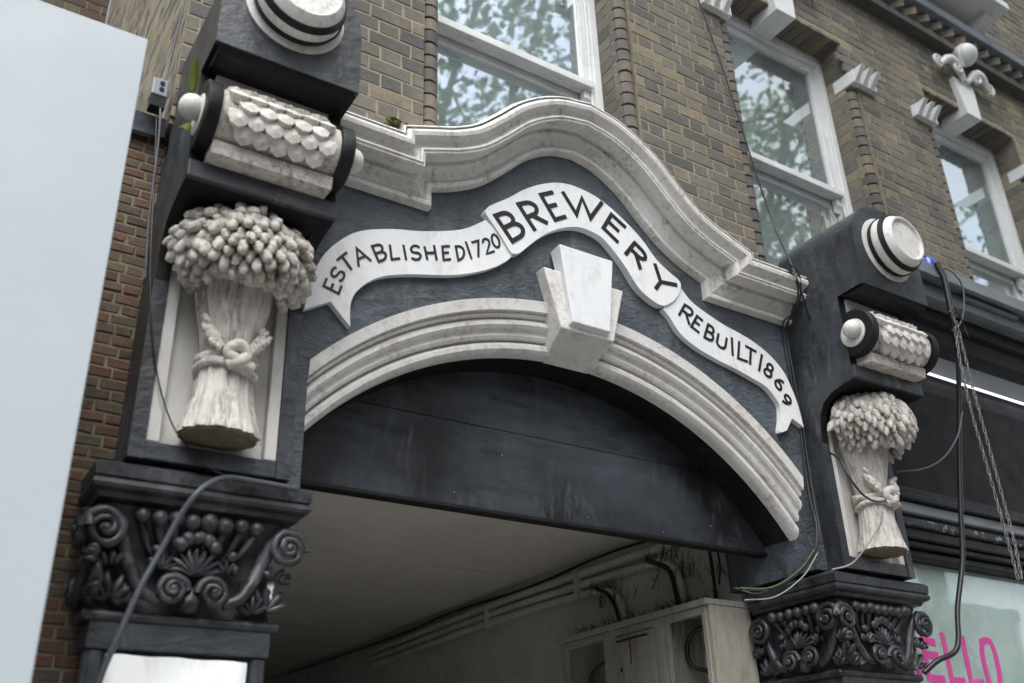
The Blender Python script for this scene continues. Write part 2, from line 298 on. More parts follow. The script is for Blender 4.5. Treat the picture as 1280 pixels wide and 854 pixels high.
LETTERS = [('B',[(1.946,4.084),(2.03,4.142),(2.032,3.977),(2.117,4.053)]),('R',[(2.071,4.189),(2.165,4.241),(2.154,4.081),(2.232,4.147)]),('E',[(2.201,4.287),(2.273,4.328),(2.276,4.174),(2.341,4.214)]),('W',[(2.338,4.347),(2.567,4.37),(2.408,4.249),(2.491,4.257)]),('E',[(2.619,4.325),(2.705,4.275),(2.561,4.228),(2.649,4.171)]),('R',[(2.751,4.204),(2.838,4.145),(2.689,4.123),(2.778,4.062)]),('Y',[(2.876,4.11),(2.998,4.033),(2.808,4.017),(2.924,3.938)]),('R',[(3.05,3.942),(3.113,3.921),(3.004,3.875),(3.069,3.836)]),('E',[(3.125,3.898),(3.16,3.88),(3.077,3.827),(3.125,3.805)]),('B',[(3.194,3.869),(3.241,3.853),(3.156,3.788),(3.213,3.775)]),('U',[(3.256,3.828),(3.316,3.816),(3.232,3.764),(3.293,3.748)]),('I',[(3.345,3.828),(3.356,3.826),(3.332,3.735),(3.347,3.732)]),('L',[(3.397,3.818),(3.446,3.81),(3.371,3.72),(3.436,3.716)]),('T',[(3.446,3.807),(3.51,3.793),(3.422,3.718),(3.49,3.705)]),('I',[(3.546,3.782),(3.557,3.779),(3.508,3.689),(3.521,3.687)]),('8',[(3.587,3.753),(3.633,3.728),(3.541,3.681),(3.589,3.658)]),('6',[(3.667,3.683),(3.694,3.632),(3.609,3.648),(3.637,3.596)]),('9',[(3.695,3.599),(3.724,3.553),(3.639,3.569),(3.673,3.523)]),('E',[(1.177,3.512),(1.187,3.548),(1.239,3.495),(1.249,3.533)]),('S',[(1.198,3.567),(1.217,3.617),(1.246,3.548),(1.265,3.593)]),('T',[(1.227,3.645),(1.261,3.687),(1.267,3.6),(1.303,3.641)]),('A',[(1.28,3.703),(1.327,3.74),(1.316,3.645),(1.365,3.684)]),('B',[(1.366,3.749),(1.415,3.779),(1.399,3.687),(1.438,3.716)]),('L',[(1.446,3.778),(1.479,3.792),(1.456,3.714),(1.491,3.729)]),('I',[(1.505,3.796),(1.512,3.798),(1.518,3.736),(1.525,3.738)]),('S',[(1.537,3.804),(1.583,3.823),(1.546,3.74),(1.593,3.759)]),('H',[(1.606,3.821),(1.65,3.84),(1.618,3.769),(1.662,3.779)]),('E',[(1.687,3.849),(1.723,3.863),(1.694,3.786),(1.729,3.8)]),('D',[(1.752,3.87),(1.793,3.887),(1.764,3.806),(1.8,3.829)]),('I',[(1.801,3.905),(1.809,3.909),(1.826,3.834),(1.835,3.838)]),('7',[(1.836,3.918),(1.867,3.936),(1.852,3.849),(1.888,3.87)]),('2',[(1.882,3.945),(1.918,3.967),(1.906,3.881),(1.945,3.906)]),('0',[(1.927,3.98),(1.96,4.004),(1.948,3.921),(1.986,3.947)])]
HELLO = [('H',[(4.361,2.501),(4.376,2.293)]),('H',[(4.481,2.496),(4.488,2.293)]),('E',[(4.567,2.457),(4.557,2.268)]),('L',[(4.742,2.489),(4.741,2.264)]),('L',[(4.909,2.486),(4.903,2.261)]),('O',[(5.077,2.477),(5.118,2.49),(5.16,2.479),(5.175,2.415),(5.171,2.32),(5.151,2.259)]),('O',[(5.077,2.477),(5.055,2.408),(5.058,2.301),(5.065,2.249)]),('E',[(4.575,2.457),(4.652,2.45)]),('E',[(4.573,2.385),(4.656,2.385)]),('E',[(4.557,2.268),(4.668,2.269)]),('L',[(4.741,2.264),(4.835,2.266)]),('L',[(4.903,2.261),(4.997,2.266)])]
GREY_CABLE = [(0.557,-0.16,2.002),(0.569,-0.17,2.074),(0.595,-0.18,2.169),(0.63,-0.185,2.293),(0.672,-0.185,2.401),(0.712,-0.2,2.51),(0.746,-0.22,2.576),(0.788,-0.2,2.623),(0.857,-0.15,2.667),(0.951,-0.14,2.671),(1.09,-0.13,2.671)]
NICHE_WIRE = [(0.491,0.0,4.08),(0.516,-0.02,3.785),(0.54,-0.075,3.395),(0.566,-0.107,3.173),(0.609,-0.108,2.981),(0.673,-0.112,2.827),(0.746,-0.112,2.746),(0.806,-0.112,2.702),(0.877,-0.125,2.675)]
FLANK_WIRE = [(0.53,0.0,4.754),(0.518,0.0,4.532),(0.508,0.0,4.341),(0.5,-0.01,4.192)]
FACADE_WIRE = [(3.459,-0.03,6.329),(3.487,-0.03,6.209),(3.614,-0.03,5.689),(3.724,-0.03,5.107),(3.79,-0.05,4.674),(3.698,-0.2,4.265),(3.705,-0.22,4.126),(3.812,-0.16,3.993)]
CONDUIT = [(4.79,-0.38,4.423),(4.774,-0.38,4.219),(4.762,-0.37,3.993),(4.766,-0.3,3.682),(4.737,-0.25,3.414),(4.69,-0.2,3.067),(4.636,-0.18,2.813),(4.532,-0.16,2.567),(4.479,-0.16,2.41),(4.433,-0.15,2.348),(4.338,-0.12,2.31),(4.272,-0.08,2.257)]
SIDE_CABLE = [(4.751,-0.31,3.604),(4.666,-0.3,3.453),(4.544,-0.27,3.321),(4.424,-0.22,3.255),(4.314,-0.13,3.247)]
LOOP_CABLE = [(4.851,-0.36,4.516),(4.901,-0.38,4.482),(4.958,-0.38,4.412),(4.914,-0.38,4.257),(4.829,-0.38,4.131),(4.721,-0.385,4.056)]
SHEAF_WIRE = [(3.829,-0.115,3.278),(3.792,-0.2,3.203),(3.786,-0.24,3.101),(3.844,-0.25,3.024),(3.935,-0.25,3.002),(4.114,-0.2,3.053),(4.289,-0.13,3.149)]
PALE_WIRE = [(4.037,-0.2,2.978),(4.0,-0.2,2.913),(3.881,-0.2,2.802),(3.837,-0.15,2.732),(3.798,-0.12,2.705),(3.705,-0.11,2.682)]
BUNDLE = [(3.663,-0.205,4.266),(3.735,-0.2,4.242),(3.763,-0.18,4.162),(3.771,-0.13,4.068),(3.771,-0.06,4.028),(3.795,-0.012,3.96),(3.791,-0.012,3.725),(3.795,-0.012,3.457),(3.785,-0.012,3.24),(3.761,-0.03,2.985),(3.735,-0.05,2.878),(3.64,-0.08,2.764),(3.496,-0.1,2.652),(3.298,-0.1,2.554),(3.154,-0.05,2.547)]
BUNDLE2 = [(3.663,-0.2,4.245),(3.716,-0.19,4.192),(3.746,-0.17,4.124),(3.756,-0.1,4.044),(3.746,-0.04,4.012),(3.761,-0.01,3.905),(3.77,-0.01,3.675),(3.779,-0.01,3.454),(3.763,-0.01,3.258),(3.746,-0.02,3.066),(3.722,-0.05,2.896),(3.624,-0.08,2.743),(3.44,-0.1,2.628),(3.22,-0.1,2.53),(3.132,-0.04,2.558)]
CHAIN1 = [(4.757,-0.39,4.133),(4.718,-0.39,3.876),(4.699,-0.39,3.588),(4.711,-0.39,3.319),(4.722,-0.39,3.063),(4.727,-0.39,2.836),(4.73,-0.39,2.689)]
CHAIN2 = [(4.761,-0.4,4.104),(4.76,-0.4,3.93),(4.754,-0.4,3.712),(4.759,-0.4,3.459),(4.764,-0.4,3.151),(4.766,-0.4,2.9),(4.748,-0.4,2.689)]
# ------------------------------------------------------------------ the setting: ground, passage
tag(MB().box(-300, 300, -300, 300, -.4, -.012).build('road', 'asphalt'), None, kind='structure')
tag(MB().box(-40, 60, -4.6, .02, -.3, .11).build('pavement', 'paving'), None, kind='structure')
CX = 2.4225                                    # axis of the arch
PW = 3.785                                     # inner wall of the passage
tag(MB().box(1.0, PW + .1, .02, 9, -.2, .108).build('passage_floor', 'paving'), None, kind='structure')
pw = MB().box(PW, PW + .3, .56, 9, -.05, 3.6).build('passage_wall_right', 'plaster'); tag(pw, None, kind='structure')
tag(MB().box(.7, 1.08, .56, 9, -.05, 3.6).build('passage_wall_left', 'plaster'), None, kind='structure')
tag(MB().box(.7, 4.1, 9, 9.3, -.05, 3.6).build('passage_wall_back', 'plaster'), None, kind='structure')
cl = MB().box(1.05, PW + .02, .42, 9, 3.205, 3.4).build('passage_ceiling', 'dark_backing'); tag(cl, None, kind='structure')
ys = [.5, 1.35, 2.45, 3.5, 4.6, 5.7, 6.8, 8.95]
for a, b in zip(ys[:-1], ys[1:]):
    MB().box(1.09, PW - .004, a + .011, b - .011, 3.19 - rnd.uniform(0, .006), 3.21).build('ceiling_panel', 'ceiling_paint', cl)

# ------------------------------------------------------------------ stock brick building
bld = thing('brick_building', 'grey-brown stock brick upper storey with white sash windows above the archway', 'building', (2.4, 0, 0))
WX = [(1.668 + 2.083 * i, 2.837 + 2.083 * i) for i in range(3)]
XL, XR, ZB, ZT, ZH = .541, 10.2, 4.09, 10.5, 6.58
mb = MB()
edges = [XL] + [e for p in WX for e in p] + [XR]
JB = .085
for i in range(0, len(edges), 2):
    a, b = edges[i] + (JB if i else 0), edges[i + 1] - (.062 if i + 2 < len(edges) else 0)
    mb.box(a, b, .0032, .34, ZB, 6.19)
    if i: mb.box(edges[i], a, .05, .339, ZB, 6.19)
    if i + 2 < len(edges): mb.box(b, edges[i + 1], .05, .339, ZB, 6.19)
    mb.box(edges[i], edges[i + 1], .0035, .34, 6.191, ZH)
mb.box(XL, XR, .0038, .34, ZH + .001, ZT)
mb.box(XL, XL + .3, .34, 3.3, ZB, ZT)
wall = mb.build('wall', 'stock_mortar', bld)
MB().box(XL + .3, XR, .9, 1.0, ZB, ZT).build('inner_wall', 'dark_inside', bld)
# windows
for i, (xa, xb) in enumerate(WX):
    Y = .19
    f = MB()
    f.box(xa - .02, xa + .05, Y, Y + .12, 4.3, ZH - .003).box(xb - .05, xb - .001, Y, Y + .12, 4.3, ZH - .003)
    f.box(xa + .05, xb - .05, Y + .001, Y + .12, ZH - .09, ZH - .004)
    f.box(xb - .066, xb - .05, Y + .022, Y + .12, 4.3, ZH - .09).box(xa + .05, xa + .066, Y + .022, Y + .12, 4.3, ZH - .09)
    wn = f.build('window', 'frame_white', bld, bevel=.004)
    a, b = xa + .066, xb - .066
    u = MB().box(a, a + .04, Y + .03, Y + .07, 5.395, ZH - .09).box(b - .045, b, Y + .03, Y + .07, 5.395, ZH - .09).box(a + .04, b - .045, Y + .031, Y + .07, ZH - .15, ZH - .09)
    u.box(a, b, Y - .004, Y + .075, 5.348, 5.395)
    up_ = u.build('upper_sash', 'frame_white', wn, bevel=.004)
    lo = MB().box(a, a + .045, Y + .082, Y + .115, 4.3, 5.39).box(b - .05, b, Y + .082, Y + .115, 4.3, 5.39).box(a + .045, b - .05, Y + .083, Y + .115, 5.30, 5.385).box(a + .045, b - .05, Y + .083, Y + .115, 4.3, 4.42)
    lo.build('lower_sash', 'frame_white', wn, bevel=.004)
    h = MB().prism([(Y + .03, 5.349), (Y + .07, 5.349), (Y + .07, 5.25), (Y + .055, 5.24), (Y + .045, 5.27), (Y + .028, 5.29)], 0, b - .045, b - .002)
    h.build('sash_horn', 'frame_white', wn, bevel=.003)
    for hx in (a + (b - a) * .22, a + (b - a) * .78):
        MB().tube(smooth_path([(hx - .045, Y + .03, 5.350), (hx - .04, Y + .03, 5.337), (hx - .02, Y + .03, 5.332), (hx + .02, Y + .03, 5.332), (hx + .04, Y + .03, 5.337), (hx + .045, Y + .03, 5.350)], 3), .005, 6).build('sash_handle', 'frame_white', wn, smooth=50)
    MB().box(a + .041, b - .046, Y + .05, Y + .054, 5.396, ZH - .151).build('pane', 'window_glass', wn)
    MB().box(a + .046, b - .051, Y + .098, Y + .102, 4.421, 5.299).build('pane', 'window_glass', wn)
    bl = MB()
    if i == 1:
        z = 5.42
        while z < 6.42:
            bl.add([(a + .045, Y + .064, z), (b - .05, Y + .064, z), (b - .05, Y + .078, z + .023), (a + .045, Y + .078, z + .023)], [(0, 1, 2, 3)]); z += .027
        bl.build('blind', 'grey_blind', wn)
        MB().box(a - .01, b + .01, Y + .22, Y + .23, 4.3, 6.5).build('pale_backing', 'pane_backing', wn)  # pale panel added behind the glass to lighten the pane
    else:
        MB().box(a - .05, b + .05, Y + .13, Y + .14, 4.3, 6.5).build('blind', 'teal_blind' if i == 2 else 'pane_backing', wn)  # left window: pale backing added to lighten its pane; right window: teal blind
# white imposts with wedge teeth on the window jambs
def impost(xa, xb, z0=6.20, z1=6.30):
    m = MB().box(xa, xb, -.045, .13, z0, z1)
    o = m.build('impost', 'frame_white', bld, bevel=.003)
    n = 3; wd = (xb - xa) / n
    for k in range(n):
        x0 = xa + .004 + k * wd
        t = MB().prism([(-.0455, z0 + .006), (-.0455, z1 - .003), (-.125, z1 - .003)], 0, x0, x0 + wd * .5)
        t.build('tooth', 'frame_white', o)
for xa, xb in WX:
    impost(xb - .006, xb + .235); impost(xa - .235, xa + .006)
# white keystone boxes over the windows
for i, (xa, xb) in enumerate(WX[1:]):
    c = (xa + xb) / 2 - .03
    m = MB().add([(c - .09, -.05, 6.50), (c + .09, -.05, 6.50), (c + .09, .2, 6.50), (c - .09, .2, 6.50), (c - .13, -.04, 6.86), (c + .13, -.04, 6.86), (c + .13, .03, 6.86), (c - .13, .03, 6.86)],
                 [(0, 1, 2, 3), (4, 7, 6, 5), (0, 4, 5, 1), (1, 5, 6, 2), (2, 6, 7, 3), (3, 7, 4, 0)])
    k = m.build('window_keystone', 'frame_white', bld, bevel=.004)
    def spiral(cx, cz, r0, turns, dirn, y, start=0):
        return [(cx + dirn * math.cos(start + t * turns * 6.283) * r0 * (1 - .78 * t), y - .02 * t, cz + math.sin(start + t * turns * 6.283) * r0 * (1 - .78 * t)) for t in [j / 30 for j in range(31)]]
    MB().ell((c + .0, -.11, 7.075), (.097, .097, .097), 24, 16).build('ball', 'frame_white', k, smooth=60)
    for s in (-1, 1):
        lf = MB()
        lf.tube(smooth_path([(c + s * .02, -.06, 6.84), (c + s * .12, -.08, 6.95), (c + s * .22, -.08, 6.96), (c + s * .31, -.06, 6.88)], 6), [.02 + .02 * math.sin(j / 18 * 3.14) for j in range(19)], 8)
        lf.tube(spiral(c + s * .335, 6.91, .055, 1.6, s, -.06, 4.2), [.016 * (1 - j / 45) for j in range(31)], 7)
        lf.tube(spiral(c + s * .13, 6.91, .06, 1.4, s, -.08, 1.5), [.02 * (1 - j / 45) for j in range(31)], 7)
        lf.build('scroll_leaf', 'frame_white', k, smooth=60)
    MB().tube(smooth_path([(c - .06, -.1, 6.94), (c - .12, -.13, 7.03), (c - .09, -.13, 7.11)], 5), [.02 - .0015 * j for j in range(11)], 8).build('leaf_tip', 'frame_white', k, smooth=60)
# string course with dogtooth bricks
stc = MB().box(XL, XR, -.09, .01, 7.11, 7.185).build('string_course', 'stock_brick_mass', bld, bevel=.004)
MB().box(XL, XR, -.055, .011, 7.187, 7.30).build('string_recess', 'dark_backing', stc)  # dark brown sheet behind the dogtooth bricks
tooth = MB().prism([(-.075, 0), (0, -.085), (.075, 0)], 2, 0, .07).mesh('dogtooth_brick', 'stock_brick')
x = 4.4
while x < 8.4:
    inst('dogtooth_brick', tooth, stc, Matrix.Translation((x, -.057, 7.2 + rnd.uniform(-.003, .003)))); x += .155
MB().box(XL, XR, -.17, .01, 7.295, 7.385).build('string_coping', 'stone_blue', bld, bevel=.006)
sl = MB().box(5.6, 6.88, -.34, .02, 7.62, 7.70).build('upper_sill', 'frame_white', bld, bevel=.006)
MB().box(5.6, 6.885, -.345, -.28, 7.702, 7.72).build('sill_lip', 'moss', sl)
pf = [(.012, 7.40), (-.05, 7.40), (-.09, 7.44), (-.10, 7.50), (-.16, 7.53), (-.22, 7.56), (-.23, 7.617), (.012, 7.617)]
MB().prism(pf, 0, 6.70, 6.82).build('sill_console', 'frame_white', sl, bevel=.004)

# ------------------------------------------------------------------ red brick neighbours on the left
red = thing('red_brick_wall', 'mottled red brick wall strip between white board and left pillar', 'wall', (.2, .05, 0))
MB().box(-1.6, .566, .1215, .36, -.05, 4.03).build('wall_core', 'red_mortar', red)
cop = [[] for _ in range(5)]
for k in range(41):
    x = -1.6 + k * (2.15 / 40); j = rnd.uniform(-.006, .006)
    for r_, (y, z) in enumerate(((.34, 4.14), (.085, 4.12), (.06, 4.105), (.07, 4.08), (.08, 4.03))): cop[r_].append((x, y + j * (r_ > 0), z + j * (1 + (r_ == 4))))
MB().loft(cop).build('lead_flashing', 'lead', red, smooth=40)
hse = thing('red_brick_house', 'red brick house wall set back above the white board at upper left', 'house', (-.5, 3.4, 0))
MB().box(-4, .536, 3.3065, 3.6, 3.5, 10.5).build('wall_core', 'red_mortar', hse)

# ------------------------------------------------------------------ shopfront on the right
shop = thing('shopfront', 'black painted shopfront with moulded cornice and pink lettering right of the pillar', 'shopfront', (5.6, .05, 0))
S0, S1 = 4.345, 9.0
def sbox(name, y0, y1, z0, z1, mat, x0=S0, x1=S1, bevel=.004, p=shop): return MB().box(x0, x1, y0, y1, z0, z1).build(name, mat, p, bevel=bevel)
cap = sbox('cornice_cap', -.355, .008, 4.45, 4.515, 'shop_grey')
sbox('cornice_drip', -.362, -.33, 4.425, 4.449, 'shop_grey', 4.36, p=cap)
sbox('cornice_band', -.285, .007, 4.335, 4.424, 'shop_grey')
sbox('cornice_bed', -.20, .006, 4.245, 4.334, 'shop_black')
MB().prism([(.005, 4.05), (-.12, 4.16), (-.155, 4.244), (.005, 4.244)], 0, S0 + .002, S1).build('cornice_cove', 'shop_black', shop)
sbox('picture_rail', -.128, .004, 4.195, 4.235, 'shop_grey', S0 + .004)
bt = sbox('loose_batten', -.315, -.287, 4.395, 4.418, 'shop_grey', 5.08, 5.62)
for k in range(5): MB().ell((5.12 + k * .11, -.317, 4.406), (.005, .004, .005), 8, 5).build('screw', 'rust_steel', bt, smooth=60)
sbox('sign_board', -.062, .003, 3.992, 4.17, 'shop_grey', S0 + .006)
sbox('fascia_black_board', -.03, .002, 3.862, 3.991, 'shop_black', S0 + .008)  # plain black board below the light strip
MB().prism([(-.034, 3.861), (-.05, 3.85), (.01, 3.22), (.06, 3.22), (.06, 3.861)], 0, S0 + .01, S1).build('dark_panel', 'shop_panel', shop, bevel=.004)
for nm, y0, z0, z1, mt in (('moulding', -.055, 3.165, 3.218, 'shop_black'), ('moulding', -.10, 3.125, 3.163, 'shop_black'), ('moulding', -.075, 3.065, 3.123, 'shop_grey'), ('moulding', -.05, 3.045, 3.063, 'shop_black'),
                            ('flaking_moulding', -.065, 3.0, 3.043, 'shop_flake'), ('moulding', -.04, 2.94, 2.998, 'shop_black'), ('moulding', -.02, 2.905, 2.938, 'shop_black'), ('moulding', .015, 2.86, 2.903, 'shop_black')):
    sbox(nm, y0, .09, z0, z1, mt, S0 + .012, bevel=.008)
sbox('shop_pane', .088, .094, .7, 2.859, 'shop_glass', S0 + .02, bevel=0)
sbox('window_film', .10, .104, .7, 2.858, 'shop_film', S0 + .02, bevel=0)
sbox('window_stall', .02, .2, -.05, .7, 'shop_black', S0 + .02)
sbox('shop_back', .5, .6, -.05, 4.3, 'dark_inside', 4.36)
st = MB().box(4.36, S1, -.076, -.06, 3.963, 3.970).build('strip_light', 'strip'); tag(st, 'thin white glowing light strip under the grey sign board', 'light')
# ------------------------------------------------------------------ brewery archway
arch = thing('brewery_archway', 'slate-blue rendered archway with white ogee cornice and lettered ribbon banner', 'archway', (CX, 0, 0))
MB().box(3.815, 4.34, .03, .55, -.05, 3.95).build('pier', 'pillar_paint', arch)
MB().box(.56, 1.075, .03, .55, -.05, 3.95).build('pier', 'pillar_paint', arch)
def arc(n): k = n / .225; return 1.88 + .11 * k, 1.645 + .115 * k
def arcz(x, n): cz, r = arc(n); return cz + math.sqrt(max(r * r - (x - CX) ** 2, 0))
AX0, AX1 = 1.152, 3.732
CURVE = [(0, 4.601), (.13, 4.572), (.265, 4.492), (.385, 4.375), (.52, 4.253), (.66, 4.172), (.788, 4.122)]
half = smooth_path([(a, b, 0) for a, b in CURVE], 5)
half[0:0] = []
pathc = [(CX - p.x, p.y) for p in reversed(half)] + [(CX + p.x, p.y) for p in half[1:]]
PATH = [(1.0, 4.022), (1.634, 4.022)] + pathc + [(3.211, 4.022), (3.83, 4.022)]
def corz(x):
    if x < 1.634 or x > 3.211: return 4.10
    for (a, b), (c, d) in zip(pathc[:-1], pathc[1:]):
        if a <= x <= c: return b + (d - b) * (x - a) / (c - a) + .06
    return 4.15
# tympanum: front sheet with the arch cut out
xs = sorted(set([1.074, AX0 - .001, AX0] + [AX0 + (AX1 - AX0) * k / 60 for k in range(61)] + [AX1, AX1 + .001, 3.815] + [1.633, 1.635, 3.21, 3.212]))
rows = []
for x in xs:
    lo = arcz(x, .215) if AX0 <= x <= AX1 else 2.712
    hi = corz(x); rows.append([(x, 0, lo + (hi - lo) * t) for t in (0, .33, .66, 1)])
mb = MB().loft(rows)
# returns of the jambs into the passage
mb.box(AX1, 3.84, .001, .58, 2.712, 3.3); mb.box(1.05, AX0 - .002, .001, .58, 2.712, 3.3)
mb.build('tympanum', 'slate', arch)
# spandrel backing and soffit of the arch
sf = MB(); rws = []
for y in (.10, .2, .36): rws.append([(AX0 + .004 + (AX1 - AX0 - .008) * k / 60, y, arcz(AX0 + .004 + (AX1 - AX0 - .008) * k / 60, .004)) for k in range(61)])
sf.loft(rws).build('arch_soffit', 'black_paint', arch, smooth=60)
MB().prism([(AX0 + (AX1 - AX0) * k / 40, arcz(AX0 + (AX1 - AX0) * k / 40, .01)) for k in range(41)] + [(AX1, 3.95), (AX0, 3.95)], 1, .13, .35).build('arch_core', 'black_paint', arch)
# stepped arch moulding, left and right of the keystone
PROF = [(.0, .135), (.0, .10), (.006, .082), (.02, .07), (.038, .068), (.052, .078), (.057, .092), (.062, .092), (.064, .062), (.075, .054), (.09, .056), (.10, .05), (.104, .034), (.116, .024), (.132, .024), (.143, .034), (.147, .046), (.151, .046), (.153, .022), (.163, .014), (.167, .02), (.171, .02), (.173, -.004), (.20, -.008), (.223, -.012), (.2245, .004)]
for xa, xb in ((AX0, CX - .09), (CX + .09, AX1)):
    rws = []
    for n_, y_ in PROF:
        rws.append([(xa + (xb - xa) * k / 40, y_, arcz(xa + (xb - xa) * k / 40, n_)) for k in range(41)])
    m = MB().loft(rws); N = len(PROF)
    m.f.append(tuple(j * 41 for j in range(N))); m.f.append(tuple(j * 41 + 40 for j in range(N)))
    m.build('arch_moulding', 'mould_white', arch, smooth=32)
# keystone
kx = CX - .012
ks = MB().add([(kx - .225, -.062, 3.885), (kx + .225, -.062, 3.885), (kx + .145, -.062, 3.60), (kx - .145, -.062, 3.60), (kx + .125, .125, 3.508), (kx - .125, .125, 3.508), (kx - .225, .02, 3.885), (kx + .225, .02, 3.885)],
              [(0, 1, 2, 3), (3, 2, 4, 5), (0, 6, 7, 1), (1, 7, 4, 2), (0, 3, 5, 6), (6, 5, 4, 7)]).build('keystone', 'mould_white', arch, bevel=.006)
MB().add([(kx - .152, -.092, 4.01), (kx + .152, -.092, 4.01), (kx + .103, -.092, 3.625), (kx - .103, -.092, 3.625), (kx - .148, -.01, 4.01), (kx + .148, -.01, 4.01), (kx + .11, -.06, 3.615), (kx - .11, -.06, 3.615)],
         [(0, 1, 2, 3), (4, 7, 6, 5), (0, 4, 5, 1), (1, 5, 6, 2), (2, 6, 7, 3), (3, 7, 4, 0)]).build('keystone_face', 'banner_white', ks, bevel=.005)
# boards filling the head of the arch
xb0, xb1 = AX0 + .003, AX1 + .03
def board(z0, z1, y0, y1, nm='lintel_board'):
    pts = [(xb0, z0)]; n = 50; top = []
    for k in range(n + 1):
        x = xb0 + (xb1 - xb0) * k / n; cz, r = arc(.004); d = r * r - (x - CX) ** 2
        zz = min(z1, cz + math.sqrt(d) + .02)
        if zz > z0 + .002: top.append((x, zz))
    if not top: return
    poly = [(top[0][0], z0), (top[-1][0], z0)] + top[::-1]
    return MB().prism(poly, 1, y0, y1).build(nm, 'board_paint', arch, bevel=.003)
b1 = board(2.856, 3.2245, .30, .345); b3 = board(3.228, 3.6, .306, .345)
MB().box(xb0, xb1, .29, .352, 2.838, 2.855).build('board_trim', 'black_paint', arch, bevel=.003)
for px_, pz in ((1.93, 2.906), (2.62, 2.893), (3.06, 2.878), (3.37, 2.947), (3.52, 2.90), (2.17, 3.11)):
    MB().lathe([(.0035, -.003), (.0025, -.004), (.0005, -.0042)], (px_, .30, pz), 1, 8).build('nail', 'rust_steel', b1)
# cornice: profile (n outwards from the path, y) swept with mitres
CP = [(.0, .012), (.0, -.028), (.006, -.042), (.018, -.046), (.028, -.040), (.031, -.028), (.035, -.028), (.045, -.036), (.06, -.044), (.08, -.056), (.09, -.068), (.112, -.07), (.112, -.09), (.098, -.092), (.0975, -.150), (.099, -.160), (.108, -.162), (.110, -.166), (.113, -.168), (.122, -.166), (.124, -.155),
      (.135, -.150), (.15, -.156), (.158, -.170), (.16, -.184), (.166, -.192), (.182, -.197), (.196, -.192), (.2, -.186), (.2005, -.158), (.2075, -.158), (.208, -.192), (.216, -.188), (.232, -.15), (.245, -.08), (.25, .012)]
def sweep(path, prof):
    P = [Vector(p).to_2d() if len(p) > 2 else Vector(p) for p in path]; n = len(P); rows = []
    nor = []
    for i in range(n - 1):
        d = (P[i + 1] - P[i]).normalized(); nor.append(Vector((-d.y, d.x)))
    for i in range(n):
        a = nor[max(i - 1, 0)]; b = nor[min(i, n - 2)]; mm = (a + b) / (1 + a.dot(b))
        rows.append([(P[i].x + mm.x * q[0], q[1], P[i].y + mm.y * q[0]) for q in prof])
    return MB().loft(rows)
sweep(PATH, CP).build('cornice', 'cornice_white', arch, smooth=30)
MS = [Vector((1.402, -.19, 4.268)), Vector((1.38, -.185, 4.27)), Vector((1.36, -.185, 4.272))]
mm = MB()
for k in range(40):
    c = rnd.choice(MS) + Vector((rnd.uniform(-.025, .05), rnd.uniform(-.0, .05), rnd.uniform(-.004, .018)))
    mm.ell(c, (rnd.uniform(.004, .012),) * 3, 6, 4, None, .3, rnd)
tag(mm.build('moss_patch', 'moss'), 'small green moss cushion on the left step of the white cornice', 'moss', kind='stuff')
# ribbon banners
def ribbon(data, y0, y1):
    pts, cor = data
    out = smooth_path([(a, b, 0) for a, b in pts], 4, True, cor)
    return MB().prism([(p.x, p.y) for p in out], 1, y0, y1)
bl_ = ribbon(BAN_L, -.028, .004).build('ribbon_banner', 'banner_white', arch, bevel=.0); tag(bl_, 'left ribbon tail reading ESTABLISHED 1720')
br_ = ribbon(BAN_R, -.0282, .004).build('ribbon_banner', 'banner_white', arch); tag(br_, 'right ribbon tail reading REBUILT 1869')
bm_ = ribbon(BAN_M, -.038, .003).build('ribbon_banner', 'banner_white', arch); tag(bm_, 'raised middle ribbon reading BREWERY')
def arcp(cx, cy, rx, ry, a0, a1, n=10): return [(cx + rx * math.cos(R(a0 + (a1 - a0) * k / n)), cy + ry * math.sin(R(a0 + (a1 - a0) * k / n))) for k in range(n + 1)]
GL = {
 'B': [[(.06, 0), (.06, 1)], [(.06, 1)] + arcp(.5, .76, .36, .24, 90, -90) + [(.06, .52)], [(.06, .52)] + arcp(.55, .26, .4, .26, 90, -90) + [(.06, 0)]],
 'R': [[(.06, 0), (.06, 1)], [(.06, 1)] + arcp(.5, .74, .4, .26, 90, -90) + [(.06, .48)], [(.42, .48), (.95, 0)]],
 'E': [[(.95, 0), (.06, 0), (.06, 1), (.95, 1)], [(.06, .52), (.72, .52)]],
 'Y': [[(0, 1), (.5, .47), (1, 1)], [(.5, .47), (.5, 0)]],
 'U': [[(.05, 1), (.05, .35)] + arcp(.5, .33, .45, .33, 180, 360) + [(.95, .35), (.95, 1)]],
 'I': [[(.5, 0), (.5, 1)]], 'L': [[(.05, 1), (.05, .03), (1, .03)]], 'T': [[(0, 1), (1, 1)], [(.5, 1), (.5, 0)]],
 'S': [arcp(.5, .75, .42, .25, 30, 270) + arcp(.5, .25, .44, .25, 90, -150)], 'A': [[(0, 0), (.5, 1), (1, 0)], [(.22, .36), (.78, .36)]],
 'H': [[(0, 0), (0, 1)], [(1, 0), (1, 1)], [(0, .5), (1, .5)]], 'D': [[(.06, 0), (.06, 1)] + arcp(.35, .5, .6, .5, 90, -90) + [(.06, 0)]],
 'W': [[(0, 1), (.25, 0), (.52, 1), (.75, 0), (1, 1)]],
 '7': [[(0, 1), (1, 1), (.4, 0)]], '2': [arcp(.48, .72, .42, .28, 160, -30) + [(.05, 0), (1, 0)]], '0': [arcp(.5, .5, .45, .5, 90, 450, 20)],
 '8': [arcp(.5, .75, .36, .25, 90, 450, 16), arcp(.5, .25, .45, .26, 90, 450, 16)], '6': [arcp(.5, .28, .42, .28, 90, 450, 16), arcp(.6, .28, .52, .72, 180, 100)], '9': [arcp(.5, .72, .42, .28, 90, 450, 16), arcp(.4, .72, .52, .72, 0, -80)]}
